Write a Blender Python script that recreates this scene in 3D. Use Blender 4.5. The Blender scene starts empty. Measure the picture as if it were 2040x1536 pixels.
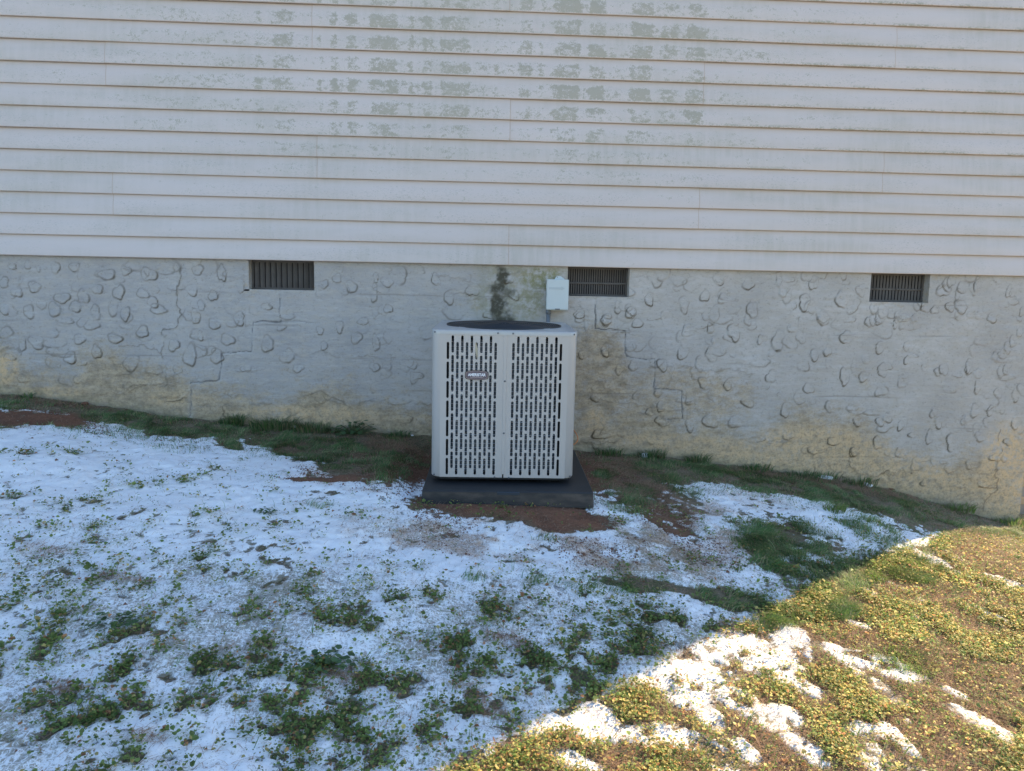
import bpy, bmesh, math, random
import numpy as np
from mathutils import Vector, Matrix

SC = bpy.context.scene
COL = SC.collection
rng = np.random.default_rng(7)
random.seed(7)

# ------------------------------------------------------------------ camera
CAM_POS = np.array([1.7249, -4.7247, -0.0495])
PITCH, YAW, ROLL = 0.1238, 0.0467, 0.0207
FPX, CY = 1470.27, 727.76
cp, sp = math.cos(PITCH), math.sin(PITCH)
cyw, syw = math.cos(YAW), math.sin(YAW)
CF = np.array([syw * cp, cyw * cp, -sp])
R0 = np.array([cyw, -syw, 0.0])
U0 = np.cross(R0, CF)
CR = math.cos(ROLL) * R0 + math.sin(ROLL) * U0
CU = -math.sin(ROLL) * R0 + math.cos(ROLL) * U0
cam_d = bpy.data.cameras.new('camera')
cam = bpy.data.objects.new('camera', cam_d)
COL.objects.link(cam)
SC.camera = cam
M = Matrix(((CR[0], CU[0], -CF[0], CAM_POS[0]),
            (CR[1], CU[1], -CF[1], CAM_POS[1]),
            (CR[2], CU[2], -CF[2], CAM_POS[2]),
            (0, 0, 0, 1)))
cam.matrix_world = M
cam_d.sensor_width = 36.0
cam_d.lens = 36.0 * FPX / 2040.0
cam_d.shift_y = (CY - 768.0) / 2040.0
cam_d.clip_start = 0.05
cam_d.clip_end = 500.0

# ------------------------------------------------------------------ light
SUN_AZ = math.radians(37.4)          # from +x towards +y (behind the house, to the right)
SUN_EL = math.radians(33.0)
sdir = Vector((math.cos(SUN_AZ) * math.cos(SUN_EL), math.sin(SUN_AZ) * math.cos(SUN_EL), math.sin(SUN_EL)))
world = bpy.data.worlds.new('World')
SC.world = world
world.use_nodes = True
nt = world.node_tree
for n in list(nt.nodes):
    nt.nodes.remove(n)
sky = nt.nodes.new('ShaderNodeTexSky')
sky.sky_type = 'NISHITA'
sky.sun_disc = False
sky.sun_elevation = SUN_EL
sky.sun_rotation = math.pi / 2 - SUN_AZ
sky.air_density = 1.25
sky.dust_density = 0.4
sky.ozone_density = 3.4
bg = nt.nodes.new('ShaderNodeBackground')
bg.inputs['Strength'].default_value = 0.15
wo = nt.nodes.new('ShaderNodeOutputWorld')
nt.links.new(sky.outputs[0], bg.inputs[0])
nt.links.new(bg.outputs[0], wo.inputs[0])
sun_d = bpy.data.lights.new('sun', 'SUN')
sun_d.energy = 5.0
sun_d.angle = math.radians(0.6)
sun_d.color = (1.0, 0.77, 0.47)
sun = bpy.data.objects.new('sun', sun_d)
COL.objects.link(sun)
sun.rotation_euler = (-sdir).to_track_quat('-Z', 'Y').to_euler()
sun.location = sdir * 30
vs = SC.view_settings
vs.view_transform = 'Standard'
vs.look = 'None'
vs.gamma = 1.0
vs.exposure = 1.16
vs.use_curve_mapping = False
SC.render.engine = 'CYCLES'
SC.cycles.max_bounces = 6
SC.cycles.diffuse_bounces = 4
SC.cycles.transparent_max_bounces = 6


# ------------------------------------------------------------------ projection helpers (photo pixels <-> places)
def ray(u, v):
    return CF + CR * (u - 1020) / FPX + CU * (CY - v) / FPX


def wall_pt(u, v, y=0.0):
    d = ray(u, v)
    t = (y - CAM_POS[1]) / d[1]
    return CAM_POS + t * d


def project(x, y, z):
    dx, dy, dz = x - CAM_POS[0], y - CAM_POS[1], z - CAM_POS[2]
    c = dx * CF[0] + dy * CF[1] + dz * CF[2]
    c = np.maximum(c, 0.35)
    u = 1020 + FPX * (dx * CR[0] + dy * CR[1] + dz * CR[2]) / c
    v = CY - FPX * (dx * CU[0] + dy * CU[1] + dz * CU[2]) / c
    return u, v


# ------------------------------------------------------------------ numpy noise
_T = np.random.default_rng(3).random((256, 256))


def vnoise(x, y):
    xi = np.floor(x).astype(np.int64)
    yi = np.floor(y).astype(np.int64)
    fx = x - xi
    fy = y - yi
    fx = fx * fx * (3 - 2 * fx)
    fy = fy * fy * (3 - 2 * fy)
    a = _T[xi & 255, yi & 255]
    b = _T[(xi + 1) & 255, yi & 255]
    c = _T[xi & 255, (yi + 1) & 255]
    d = _T[(xi + 1) & 255, (yi + 1) & 255]
    return (a * (1 - fx) + b * fx) * (1 - fy) + (c * (1 - fx) + d * fx) * fy


def fbm(x, y, s, o=4, off=0.0):
    """fractal noise about 0, roughly -1..1; s = cycles per metre"""
    t = 0.0
    a = 1.0
    tot = 0.0
    for i in range(o):
        ca, sa = math.cos(0.7 * i + .3), math.sin(0.7 * i + .3)
        X = (x * ca - y * sa) * s + off + 17.3 * i
        Y = (x * sa + y * ca) * s + off * 1.7 + 9.1 * i
        t = t + a * (vnoise(X, Y) * 2 - 1)
        tot += a
        a *= 0.55
        s *= 2.03
    return t / tot * 1.6


def sstep(a, b, x):
    t = np.clip((x - a) / (b - a), 0, 1)
    return t * t * (3 - 2 * t)


def ell(u, v, cu, cv, ru, rv, ang=0.0, soft=0.35):
    c, s = math.cos(math.radians(ang)), math.sin(math.radians(ang))
    du, dv = u - cu, v - cv
    a = (du * c + dv * s) / ru
    b = (-du * s + dv * c) / rv
    r = np.sqrt(a * a + b * b)
    return sstep(1 + soft, 1 - soft, r)


# ------------------------------------------------------------------ tagging and mesh helpers
def tag(o, label=None, cat=None, group=None, kind=None):
    if label: o['label'] = label
    if cat: o['category'] = cat
    if group: o['group'] = group
    if kind: o['kind'] = kind
    return o


def empty(name, loc, rz=0.0):
    o = bpy.data.objects.new(name, None)
    COL.objects.link(o)
    o.location = loc
    o.rotation_euler = (0, 0, rz)
    o.empty_display_size = 0.1
    return o


def link(name, me, mat=None, parent=None, smooth=False):
    if mat is not None and not me.materials:
        me.materials.append(mat)
    if smooth and len(me.polygons):
        me.polygons.foreach_set('use_smooth', np.ones(len(me.polygons), dtype=bool))
    o = bpy.data.objects.new(name, me)
    COL.objects.link(o)
    if parent is not None:
        o.parent = parent
    return o


def pymesh(name, verts, faces):
    me = bpy.data.meshes.new(name)
    me.from_pydata([tuple(v) for v in verts], [], faces)
    me.update()
    return me


def npmesh(name, verts, quads, attrs=None, smooth=True):
    """verts (N,3), quads (M,k) arrays; attrs {name: (N,) or (N,3)}"""
    me = bpy.data.meshes.new(name)
    k = quads.shape[1]
    me.vertices.add(len(verts))
    me.vertices.foreach_set('co', np.ascontiguousarray(verts, dtype=np.float32).ravel())
    me.loops.add(quads.size)
    me.loops.foreach_set('vertex_index', np.ascontiguousarray(quads, dtype=np.int32).ravel())
    me.polygons.add(len(quads))
    me.polygons.foreach_set('loop_start', np.arange(0, quads.size, k, dtype=np.int32))
    if smooth:
        me.polygons.foreach_set('use_smooth', np.ones(len(quads), dtype=bool))
    me.update(calc_edges=True)
    for n, a in (attrs or {}).items():
        a = np.asarray(a, dtype=np.float32)
        if a.ndim == 1:
            at = me.attributes.new(n, 'FLOAT', 'POINT')
            at.data.foreach_set('value', a)
        else:
            at = me.attributes.new(n, 'FLOAT_COLOR', 'POINT')
            at.data.foreach_set('color', np.hstack([a, np.ones((len(a), 1), np.float32)]).ravel())
    return me


def grid_quads(nx, ny):
    i = np.arange(nx * ny).reshape(ny, nx)
    return np.stack([i[:-1, :-1], i[:-1, 1:], i[1:, 1:], i[1:, :-1]], -1).reshape(-1, 4)


class MB:
    """collects simple solids into one mesh"""
    def __init__(s):
        s.v = []
        s.f = []

    def add(s, vs, fs):
        n = len(s.v)
        s.v += [tuple(map(float, p)) for p in vs]
        s.f += [tuple(n + i for i in f) for f in fs]

    def box(s, x0, x1, y0, y1, z0, z1):
        s.add([(x0, y0, z0), (x1, y0, z0), (x1, y1, z0), (x0, y1, z0), (x0, y0, z1), (x1, y0, z1), (x1, y1, z1), (x0, y1, z1)],
              [(0, 3, 2, 1), (4, 5, 6, 7), (0, 1, 5, 4), (1, 2, 6, 5), (2, 3, 7, 6), (3, 0, 4, 7)])

    def bbox(s, x0, x1, y0, y1, z0, z1, b):
        """box with chamfered edges"""
        vs = []
        for (sx, X, ix) in ((-1, x0, x0 + b), (1, x1, x1 - b)):
            for (sy, Y, iy) in ((-1, y0, y0 + b), (1, y1, y1 - b)):
                for (sz, Z, iz) in ((-1, z0, z0 + b), (1, z1, z1 - b)):
                    vs += [(X, iy, iz), (ix, Y, iz), (ix, iy, Z)]
        bm = bmesh.new()
        for p in vs: bm.verts.new(p)
        bmesh.ops.convex_hull(bm, input=bm.verts)
        bmesh.ops.dissolve_limit(bm, angle_limit=0.01, verts=bm.verts, edges=bm.edges)
        bm.verts.index_update()
        s.add([v.co for v in bm.verts], [[v.index for v in f.verts] for f in bm.faces])
        bm.free()

    def tube(s, pts, r, n=10, cap=True):
        pts = [Vector(p) for p in pts]
        base = len(s.v)
        rs = r if isinstance(r, (list, tuple)) else [r] * len(pts)
        ref = Vector((0, 0, 1))
        for i, p in enumerate(pts):
            t = (pts[min(i + 1, len(pts) - 1)] - pts[max(i - 1, 0)]).normalized()
            a = t.cross(ref)
            if a.length < 0.05: a = t.cross(Vector((0, 1, 0)))
            a.normalize()
            b = t.cross(a).normalized()
            for k in range(n):
                an = 2 * math.pi * k / n
                s.v.append(tuple(p + (a * math.cos(an) + b * math.sin(an)) * rs[i]))
        for i in range(len(pts) - 1):
            for k in range(n):
                k2 = (k + 1) % n
                s.f.append((base + i * n + k, base + i * n + k2, base + (i + 1) * n + k2, base + (i + 1) * n + k))
        if cap:
            s.f.append(tuple(base + k for k in range(n))[::-1])
            s.f.append(tuple(base + (len(pts) - 1) * n + k for k in range(n)))

    def prism(s, outline, y0, y1):
        """outline in x,z, extruded along y (y0 = front)"""
        n = len(outline)
        s.add([(x, y0, z) for x, z in outline] + [(x, y1, z) for x, z in outline],
              [tuple(range(n)), tuple(range(2 * n - 1, n - 1, -1))] + [(i, i + n, (i + 1) % n + n, (i + 1) % n) for i in range(n)])

    def mesh(s, name, fix=True):
        me = pymesh(name, s.v, s.f)
        if fix:
            bm = bmesh.new()
            bm.from_mesh(me)
            bmesh.ops.recalc_face_normals(bm, faces=bm.faces)
            bm.to_mesh(me)
            bm.free()
        return me

    def build(s, name, mat, parent=None, smooth=False, auto=None):
        o = link(name, s.mesh(name), mat, parent, smooth)
        if auto:
            o.data.polygons.foreach_set('use_smooth', np.ones(len(o.data.polygons), dtype=bool))
            set_sharp(o.data, auto)
        return o


def set_sharp(me, deg):
    bm = bmesh.new()
    bm.from_mesh(me)
    for e in bm.edges:
        if len(e.link_faces) == 2 and e.calc_face_angle(0) > math.radians(deg):
            e.smooth = False
    bm.to_mesh(me)
    bm.free()


# ------------------------------------------------------------------ material helpers
class NT:
    def __init__(s, name):
        s.m = bpy.data.materials.new(name)
        s.m.use_nodes = True
        s.t = s.m.node_tree
        s.b = s.t.nodes['Principled BSDF']
        s.out = s.t.nodes['Material Output']

    def n(s, typ, **kw):
        nd = s.t.nodes.new('ShaderNode' + typ)
        for k, v in kw.items():
            setattr(nd, k, v)
        return nd

    def l(s, a, b):
        s.t.links.new(a, b)

    def put(s, sock, val):
        if isinstance(val, bpy.types.NodeSocket):
            s.l(val, sock)
        elif isinstance(val, (tuple, list)) and len(val) == 3 and sock.type == 'RGBA':
            sock.default_value = (*val, 1)
        else:
            sock.default_value = val

    def math(s, op, a, b=0.0, c=0.0, clamp=False):
        nd = s.n('Math', operation=op, use_clamp=clamp)
        s.put(nd.inputs[0], a); s.put(nd.inputs[1], b); s.put(nd.inputs[2], c)
        return nd.outputs[0]

    def ramp(s, x, lo, hi, a=0.0, b=1.0):
        nd = s.n('MapRange', interpolation_type='SMOOTHSTEP')
        s.put(nd.inputs[0], x)
        for i, v in enumerate((lo, hi, a, b)): s.put(nd.inputs[i + 1], v)
        return nd.outputs[0]

    def mix(s, f, a, b, typ='MIX'):
        nd = s.n('Mix', data_type='RGBA', blend_type=typ)
        s.put(nd.inputs[0], f); s.put(nd.inputs[6], a); s.put(nd.inputs[7], b)
        return nd.outputs[2]

    def pos(s, scale=(1, 1, 1), rot=(0, 0, 0)):
        if not hasattr(s, 'g'): s.g = s.n('NewGeometry')
        mp = s.n('Mapping')
        s.l(s.g.outputs['Position'], mp.inputs[0])
        mp.inputs['Scale'].default_value = scale
        mp.inputs['Rotation'].default_value = rot
        return mp.outputs[0]

    def noise(s, vec, scale, detail=4, rough=.55, dist=0.0, col=False):
        nd = s.n('TexNoise')
        s.l(vec, nd.inputs['Vector'])
        nd.inputs['Scale'].default_value = scale
        nd.inputs['Detail'].default_value = detail
        nd.inputs['Roughness'].default_value = rough
        nd.inputs['Distortion'].default_value = dist
        return nd.outputs[1 if col else 0]

    def attr(s, name, vec=False):
        nd = s.n('Attribute', attribute_name=name)
        return nd.outputs['Color'] if vec else nd.outputs['Fac']

    def bump(s, h, strength=.5, dist=.002):
        nd = s.n('Bump')
        nd.inputs['Strength'].default_value = strength
        nd.inputs['Distance'].default_value = dist
        s.l(h, nd.inputs['Height'])
        s.l(nd.outputs[0], s.b.inputs['Normal'])
        return nd

    def set(s, **kw):
        names = {'color': 'Base Color', 'rough': 'Roughness', 'metal': 'Metallic', 'spec': 'Specular IOR Level', 'coat': 'Coat Weight',
                 'coatr': 'Coat Roughness'}
        for k, v in kw.items():
            s.put(s.b.inputs[names[k]], v)
        return s


def simple(name, col, rough=.6, metal=0.0, var=.12, vs_=30.0, bump=0.0, spec=.5, coat=0.0):
    t = NT(name)
    p = t.pos()
    f = t.noise(p, vs_, 5)
    c = t.mix(f, tuple(x * (1 - var) for x in col), tuple(min(1, x * (1 + var)) for x in col))
    t.set(color=c, rough=t.ramp(t.noise(p, vs_ * .4, 3), .2, .8, max(.02, rough - .07), min(1, rough + .07)), metal=metal, spec=spec, coat=coat)
    if bump:
        t.bump(t.noise(p, vs_ * 6, 4), bump, .001)
    return t.m


M_casing = simple('painted_steel_grey', (.44, .425, .415), .42, .15, .05, 6, .04)
M_cover = simple('painted_steel_top', (.42, .42, .42), .38, .15, .06, 6, .04)
M_guard = simple('black_wire', (.022, .025, .03), .45, 0, .2, 20)
M_black = simple('dark_interior', (.012, .013, .015), .8, 0, .2, 20)
M_tube = simple('bright_coil_tube', (.80, .80, .82), .4, .4, .15, 60)
M_screw = simple('screw_steel', (.12, .13, .15), .45, .5, .15, 50)
M_fan = simple('fan_blade_grey', (.10, .11, .12), .5, .2, .1, 20)
M_badge = simple('badge_face', (.12, .10, .125), .35, .2, .08, 60)
M_badge_rim = simple('badge_rim', (.015, .015, .02), .4)
M_badge_line = simple('badge_bevel', (.45, .42, .45), .3, .5)
M_text = simple('badge_letters', (.85, .86, .9), .4, 0, .02)
M_paper = simple('paper_tag', (.72, .66, .50), .8, 0, .08)
M_box = simple('disconnect_enclosure', (.55, .60, .60), .5, 0, .05, 12, .05)
M_box2 = simple('disconnect_emboss', (.47, .52, .53), .5, 0, .05, 12)
M_conduit = simple('grey_conduit', (.16, .18, .21), .5, .1, .1)
M_copper = simple('orange_wire', (.62, .21, .07), .4, .1, .1)
M_vent = simple('vent_plastic_grey', (.10, .09, .083), .7, 0, .3, 18, .1)
M_ventback = simple('vent_mesh_back', (.018, .018, .02), .9)
M_roof = simple('asphalt_shingle', (.07, .065, .06), .95, 0, .4, 40, .3)
M_trim = simple('white_trim', (.7, .69, .67), .5, 0, .05)

# coil: fin pack, fine vertical fins
t = NT('coil_fins')
w = t.n('TexWave', wave_type='BANDS', bands_direction='X')
t.l(t.pos((1, 1, 1)), w.inputs[0]); w.inputs['Scale'].default_value = 130
t.set(color=t.mix(w.outputs[1], (.04, .05, .066), (.12, .145, .175)), rough=.5, metal=.2)
M_coil = t.m

# pad
t = NT('equipment_pad_plastic')
p = t.pos((1, 1, 2.5))
sep = t.n('SeparateXYZ'); t.l(t.pos(), sep.inputs[0])
dust = t.math('MULTIPLY', t.ramp(t.noise(p, 7, 6, .65), .38, .7), .65)
low = t.ramp(sep.outputs[2], -1.132, -1.14)
dust = t.math('MULTIPLY', dust, t.math('ADD', .12, t.math('MULTIPLY', low, .85)))
c = t.mix(dust, (.020, .021, .024), (.115, .095, .082))
t.set(color=c, rough=.55)
t.bump(t.noise(t.pos(), 420, 3), .25, .0008)
M_pad = t.m

# ------------------------------------------------------------------ siding material
t = NT('vinyl_siding')
g = t.pos()
sep = t.n('SeparateXYZ'); t.l(g, sep.inputs[0])
X, Z = sep.outputs[0], sep.outputs[2]
zz = t.math('DIVIDE', Z, .127)
fr = t.math('FRACT', zz)                     # 0 = bottom of the course, 1 = top
row = t.math('FLOOR', zz)


def wx(u):
    return float(wall_pt(u, 250, -.03)[0])


blocks = [(330, 495, .55), (505, 531, .8), (541, 590, .8), (632, 650, .8), (655, 680, .9), (686, 716, .9), (733, 795, .95), (812, 828, .9),
          (836, 868, .85), (870, 938, .95), (962, 971, .7), (976, 996, .7), (1026, 1062, .85), (1072, 1080, .8), (1096, 1156, 1.0), (1164, 1206, 1.0), (1216, 1231, .6),
          (1247, 1300, 1.0), (1305, 1350, .8), (1356, 1405, .9), (1412, 1480, .3)]


def block_ramp(bl):
    x0, x1 = wx(300), wx(1520)
    f = t.math('DIVIDE', t.math('SUBTRACT', X, x0), x1 - x0, clamp=True)
    cr = t.n('ValToRGB')
    cr.color_ramp.interpolation = 'LINEAR'
    els = cr.color_ramp.elements
    stops = []
    e = .006
    for a, b, s in bl:
        pa, pb = (wx(a) - x0) / (x1 - x0), (wx(b) - x0) / (x1 - x0)
        stops += [(pa - e, 0), (pa + e, s), (pb - e, s), (pb + e, 0)]
    els[0].position = 0; els[0].color = (0, 0, 0, 1)
    els[1].position = 1; els[1].color = (0, 0, 0, 1)
    for p_, s in stops:
        el = els.new(max(0.0005, min(.9995, p_)))
        el.color = (s, s, s, 1)
    t.l(f, cr.inputs[0])
    return cr.outputs[0]


wob = t.math('MULTIPLY', t.math('SUBTRACT', t.noise(t.pos((1, 1, 2.5)), 13, 5, .65), .5), .075)
Xo = X
X = t.math('ADD', Xo, wob)
blk = t.math('MAXIMUM', t.math('MAXIMUM', block_ramp(blocks[0:7]), block_ramp(blocks[7:14])), block_ramp(blocks[14:]))
# rows: strong above z = 0.75, fading down to z = 0.2
rowfade = t.ramp(Z, .10, 1.15, .30, 1.0)
rn = t.noise(t.pos((2.2, 1, 7.87)), 1.0, 2, .5)
rowfade = t.math('MULTIPLY', rowfade, t.ramp(rn, .25, .65, .62, 1.08))
# rows lose the clean blocks lower down
lowmix = t.ramp(Z, .95, .45)
blk = t.mix(t.math('MULTIPLY', lowmix, .75), blk, (.55, .55, .55))
blk = t.math('MAXIMUM', blk, .46)
xwin = t.math('MULTIPLY', t.ramp(Xo, wx(0), wx(480), .55, 1), t.ramp(Xo, wx(2000), wx(1330), .30, 1))
vert = t.math('MULTIPLY', t.ramp(fr, -.02, .10), t.ramp(t.math('ADD', fr, t.math('MULTIPLY', t.math('SUBTRACT', t.noise(t.pos(), 11, 4), .5), .35)), .86, .58))
fine = t.noise(t.pos((1, 1, .9)), 110, 8, .72, 1.3)
fine2 = t.noise(t.pos((1, 1, 1.6)), 26, 5, .6)
big = t.noise(t.pos((1, 1, 3)), 3.2, 3)
dens = t.math('MULTIPLY', t.math('MULTIPLY', blk, rowfade), t.math('MULTIPLY', xwin, vert))
thr = t.math('SUBTRACT', .71, t.math('MULTIPLY', dens, .325))
thr = t.math('SUBTRACT', thr, t.math('MULTIPLY', t.math('SUBTRACT', fine2, .5), .62))
thr = t.math('SUBTRACT', thr, t.math('MULTIPLY', t.math('SUBTRACT', big, .5), .30))
mould = t.ramp(t.math('SUBTRACT', fine, thr), -.015, .045)
mould = t.math('MULTIPLY', mould, t.math('MULTIPLY', t.ramp(dens, .0, .35), .64))
# growth along the lower lips on the right
lip = t.math('MULTIPLY', t.ramp(fr, .20, .03), t.math('MULTIPLY', t.ramp(Xo, wx(1150), wx(1500), .25, 1), t.ramp(Z, .3, .9)))
lipm = t.ramp(t.math('ADD', t.noise(t.pos((1, 1, 2)), 60, 6, .7, .6), t.math('MULTIPLY', t.math('SUBTRACT', t.noise(t.pos(), 4, 3), .5), .7)), .52, .60)
lipm = t.math('MULTIPLY', t.math('MULTIPLY', lip, lipm), .7)
# light overall film of grime specks
film = t.math('MULTIPLY', t.ramp(t.noise(t.pos((1, 1, 2.2)), 70, 7, .7, .8), .53, .66), t.math('MULTIPLY', t.ramp(t.noise(t.pos((.6, 1, 2)), 3.1, 3), .42, .62), vert))
film = t.math('MULTIPLY', film, .85)
base = t.mix(t.noise(t.pos((.5, 1, 5)), 2.2, 4), (.58, .515, .495), (.64, .575, .55))
base = t.mix(film, base, (.36, .355, .32))
base = t.mix(mould, base, t.mix(t.noise(t.pos(), 5, 4), (.34, .31, .215), (.25, .245, .165)))
base = t.mix(lipm, base, (.24, .25, .16))
# chalky rim marks round the growth
chalk = t.ramp(t.math('ABSOLUTE', t.math('SUBTRACT', t.math('SUBTRACT', fine, thr), -.03)), .02, .0)
chalk = t.math('MULTIPLY', chalk, t.math('MULTIPLY', t.ramp(dens, .1, .4), .8))
base = t.mix(chalk, base, (.72, .71, .69))
wash = t.math('MULTIPLY', t.ramp(t.noise(t.pos((.5, 1, 2.2)), 1.7, 5, .6), .38, .68), t.ramp(t.noise(t.pos((2.2, 1, .25)), 14, 4, .6), .3, .7, .35, 1))
base = t.mix(t.math('MULTIPLY', wash, .5), base, (.42, .40, .335))
# brown painted on lip undersides and panel ends for shade and warm bounce
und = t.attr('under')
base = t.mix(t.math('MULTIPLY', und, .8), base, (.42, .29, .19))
t.set(color=base, rough=.55, spec=.4)
t.bump(t.noise(t.pos((.35, 1, 3.0)), 260, 3), .12, .0006)
M_siding = t.m

# ------------------------------------------------------------------ stucco material
t = NT('parged_stucco')
p = t.pos()
n1 = t.noise(p, 2.6, 5)
n2 = t.noise(t.pos((1, 1, 2.2)), 11, 6, .65)
sepx = t.n('SeparateXYZ'); t.l(p, sepx.inputs[0])
c = t.mix(t.ramp(n1, .3, .7), (.40, .375, .355), (.53, .50, .475))
c = t.mix(t.ramp(sepx.outputs[0], 2.8, .6, 0, .45), c, (.32, .315, .32))  # left end painted darker, where less light bounces onto the wall
c = t.mix(t.ramp(n2, .38, .7), c, (.45, .415, .375))
c = t.mix(t.math('MULTIPLY', t.ramp(t.noise(t.pos((1, 1, 1.3)), 34, 7, .75), .52, .68), .55), c, (.25, .235, .20))
c = t.mix(t.math('MULTIPLY', t.ramp(t.noise(t.pos((.4, 1, 2)), 20, 6, .7), .52, .70), .45), c, (.56, .55, .53))
tan = t.attr('tan')
tancol = t.mix(t.ramp(t.noise(t.pos((1, 1, 1.8)), 11, 7, .72), .32, .66), (.26, .205, .135), (.54, .42, .275))
n3 = t.noise(t.pos((1, 1, 1.4)), 27, 7, .7)
f = t.ramp(t.math('ADD', tan, t.math('ADD', t.math('MULTIPLY', t.math('SUBTRACT', n2, .5), 1.2), t.math('MULTIPLY', t.math('SUBTRACT', n3, .5), .9))), .15, .95)
c = t.mix(t.math('MULTIPLY', f, .85), c, tancol)
och = t.attr('ochre')
c = t.mix(t.math('MULTIPLY', och, t.ramp(t.noise(p, 22, 6, .7), .34, .62)), c, (.66, .475, .28))
c = t.mix(t.math('MULTIPLY', t.attr('algae'), t.ramp(t.noise(p, 18, 6, .7), .34, .62)), c, (.24, .23, .10))
c = t.mix(t.math('MULTIPLY', t.attr('wet'), t.ramp(t.noise(t.pos((1, 1, 1)), 40, 5), .25, .55, .55, 1)), c, (.085, .08, .06))
dirt = t.attr('dirt')
c = t.mix(t.math('MULTIPLY', dirt, .95), c, (.085, .066, .04))
c = t.mix(t.math('MULTIPLY', t.attr('crack'), .9), c, (.05, .055, .06))
c = t.mix(t.math('MULTIPLY', t.attr('pale'), .5), c, (.50, .51, .52))
c = t.mix(t.math('MULTIPLY', t.ramp(t.noise(p, 80, 6, .75), .58, .70), .6), c, (.17, .155, .12))
t.set(color=c, rough=.92, spec=.25)
gr = t.math('MULTIPLY', t.math('MULTIPLY', tan, t.ramp(t.noise(p, 62, 6, .78), .50, .62)), .5)
c = t.mix(gr, c, (.17, .12, .075))
t.set(color=c)
h = t.math('ADD', t.math('MULTIPLY', t.noise(t.pos((.45, 1, 2.6)), 70, 6, .65), 1.0), t.math('MULTIPLY', t.noise(p, 260, 4), .35))
t.bump(h, .85, .004)
M_stucco = t.m

# ------------------------------------------------------------------ ground materials
t = NT('soil_and_thatch')
p = t.pos()
nf = t.noise(p, 55, 7, .7)
nm = t.noise(p, 12, 5, .6)
c = t.mix(nf, (.10, .075, .052), (.42, .32, .23))
c = t.mix(t.math('MULTIPLY', t.ramp(t.noise(p, 38, 5, .7), .55, .66), .6), c, (.40, .32, .23))
c = t.mix(t.ramp(nm, .35, .7), c, t.mix(nf, (.07, .08, .035), (.20, .19, .09)))
c = t.mix(t.math('MULTIPLY', t.ramp(t.noise(p, 130, 5, .75), .5, .62), .6), c, (.36, .28, .19))
c = t.mix(t.math('MULTIPLY', t.ramp(t.noise(p, 100, 5, .75), .46, .36), .75), c, (.03, .028, .018))
c = t.mix(t.math('MULTIPLY', t.attr('green'), t.ramp(t.noise(p, 70, 5, .7), .35, .6, .4, 1)), c, t.mix(nf, (.03, .05, .018), (.10, .14, .05)))
c = t.mix(t.attr('farf'), c, t.mix(t.noise(p, 1.2, 6), (.30, .235, .13), (.40, .32, .19)))
c = t.mix(t.attr('red'), c, t.mix(t.noise(p, 75, 6, .7), (.09, .042, .025), (.42, .20, .12)))
sn = t.attr('dust')
sf = t.ramp(t.math('ADD', t.noise(p, 120, 6, .72), t.math('SUBTRACT', t.math('MULTIPLY', sn, 1.1), .55)), .47, .60)
c = t.mix(sf, c, (.74, .75, .76))
t.set(color=c, rough=.95, spec=.2)
t.bump(t.math('ADD', t.noise(p, 90, 6, .75), t.math('MULTIPLY', sf, .3)), 1.0, .014)
M_ground = t.m

t = NT('thin_snow')
p = t.pos()
c = t.mix(t.ramp(t.noise(p, 3.5, 5, .6), .3, .7), (.87, .88, .90), (.94, .94, .94))
dk = t.attr('dirty')  # grime, plus warm sunlight painted as a tint on the sunlit part
spk = t.ramp(t.math('ADD', t.noise(p, 150, 6, .78), t.math('MULTIPLY', dk, .24)), .62, .72)
c = t.mix(t.math('MULTIPLY', spk, .75), c, (.27, .16, .095))
c = t.mix(t.math('MULTIPLY', dk, t.ramp(t.noise(p, 28, 6, .7), .38, .66, .15, .95)), c, (.56, .38, .26))
th = t.attr('thin')
c = t.mix(t.math('MULTIPLY', t.ramp(t.math('ADD', t.noise(p, 150, 6, .75), t.math('MULTIPLY', th, .45)), .66, .80), .85), c, (.17, .15, .085))
# stems and blades showing through the thin layer
cov = t.noise(p, 2.6, 5, .6)
# (two crossed noises make thin strokes)
st1 = t.noise(t.pos((1.0, .35, 1), (0, 0, .5)), 110, 6, .8, .6)
st2 = t.noise(t.pos((.4, 1.0, 1), (0, 0, -.4)), 95, 6, .8, .6)
sh = t.ramp(t.math('ADD', t.math('MINIMUM', st1, st2), t.math('ADD', t.math('MULTIPLY', t.math('SUBTRACT', cov, .5), .36), t.math('MULTIPLY', t.math('SUBTRACT', t.attr('veg'), .6), .15))), .49, .565)
c = t.mix(t.math('MULTIPLY', sh, .75), c, t.mix(t.noise(p, 14, 3), (.13, .15, .07), (.30, .20, .12)))
sh2 = t.ramp(t.math('ADD', t.noise(p, 40, 6, .75), t.math('MULTIPLY', t.math('SUBTRACT', cov, .5), .3)), .56, .68)
c = t.mix(t.math('MULTIPLY', sh2, t.math('MULTIPLY', t.attr('veg'), .22)), c, (.50, .45, .38))
t.set(color=c, rough=.8, spec=.3)
t.bump(t.math('ADD', t.noise(p, 160, 6, .75), t.math('MULTIPLY', t.noise(p, 18, 6, .65), 1.5)), .75, .005)
M_snow = t.m


def leafmat(name, trans=.35, rough=.55):
    t = NT(name)
    c = t.attr('col', True)
    t.set(color=c, rough=rough, spec=.35)
    tr = t.n('BsdfTranslucent')
    hs = t.mix(.5, c, (1.0, 1.0, .35), 'MULTIPLY')
    g2 = t.n('Gamma'); t.l(c, g2.inputs[0]); g2.inputs[1].default_value = .85
    t.l(g2.outputs[0], tr.inputs[0])
    mx = t.n('MixShader'); mx.inputs[0].default_value = trans
    t.l(t.b.outputs[0], mx.inputs[1]); t.l(tr.outputs[0], mx.inputs[2])
    t.l(mx.outputs[0], t.out.inputs[0])
    return t.m


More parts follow.
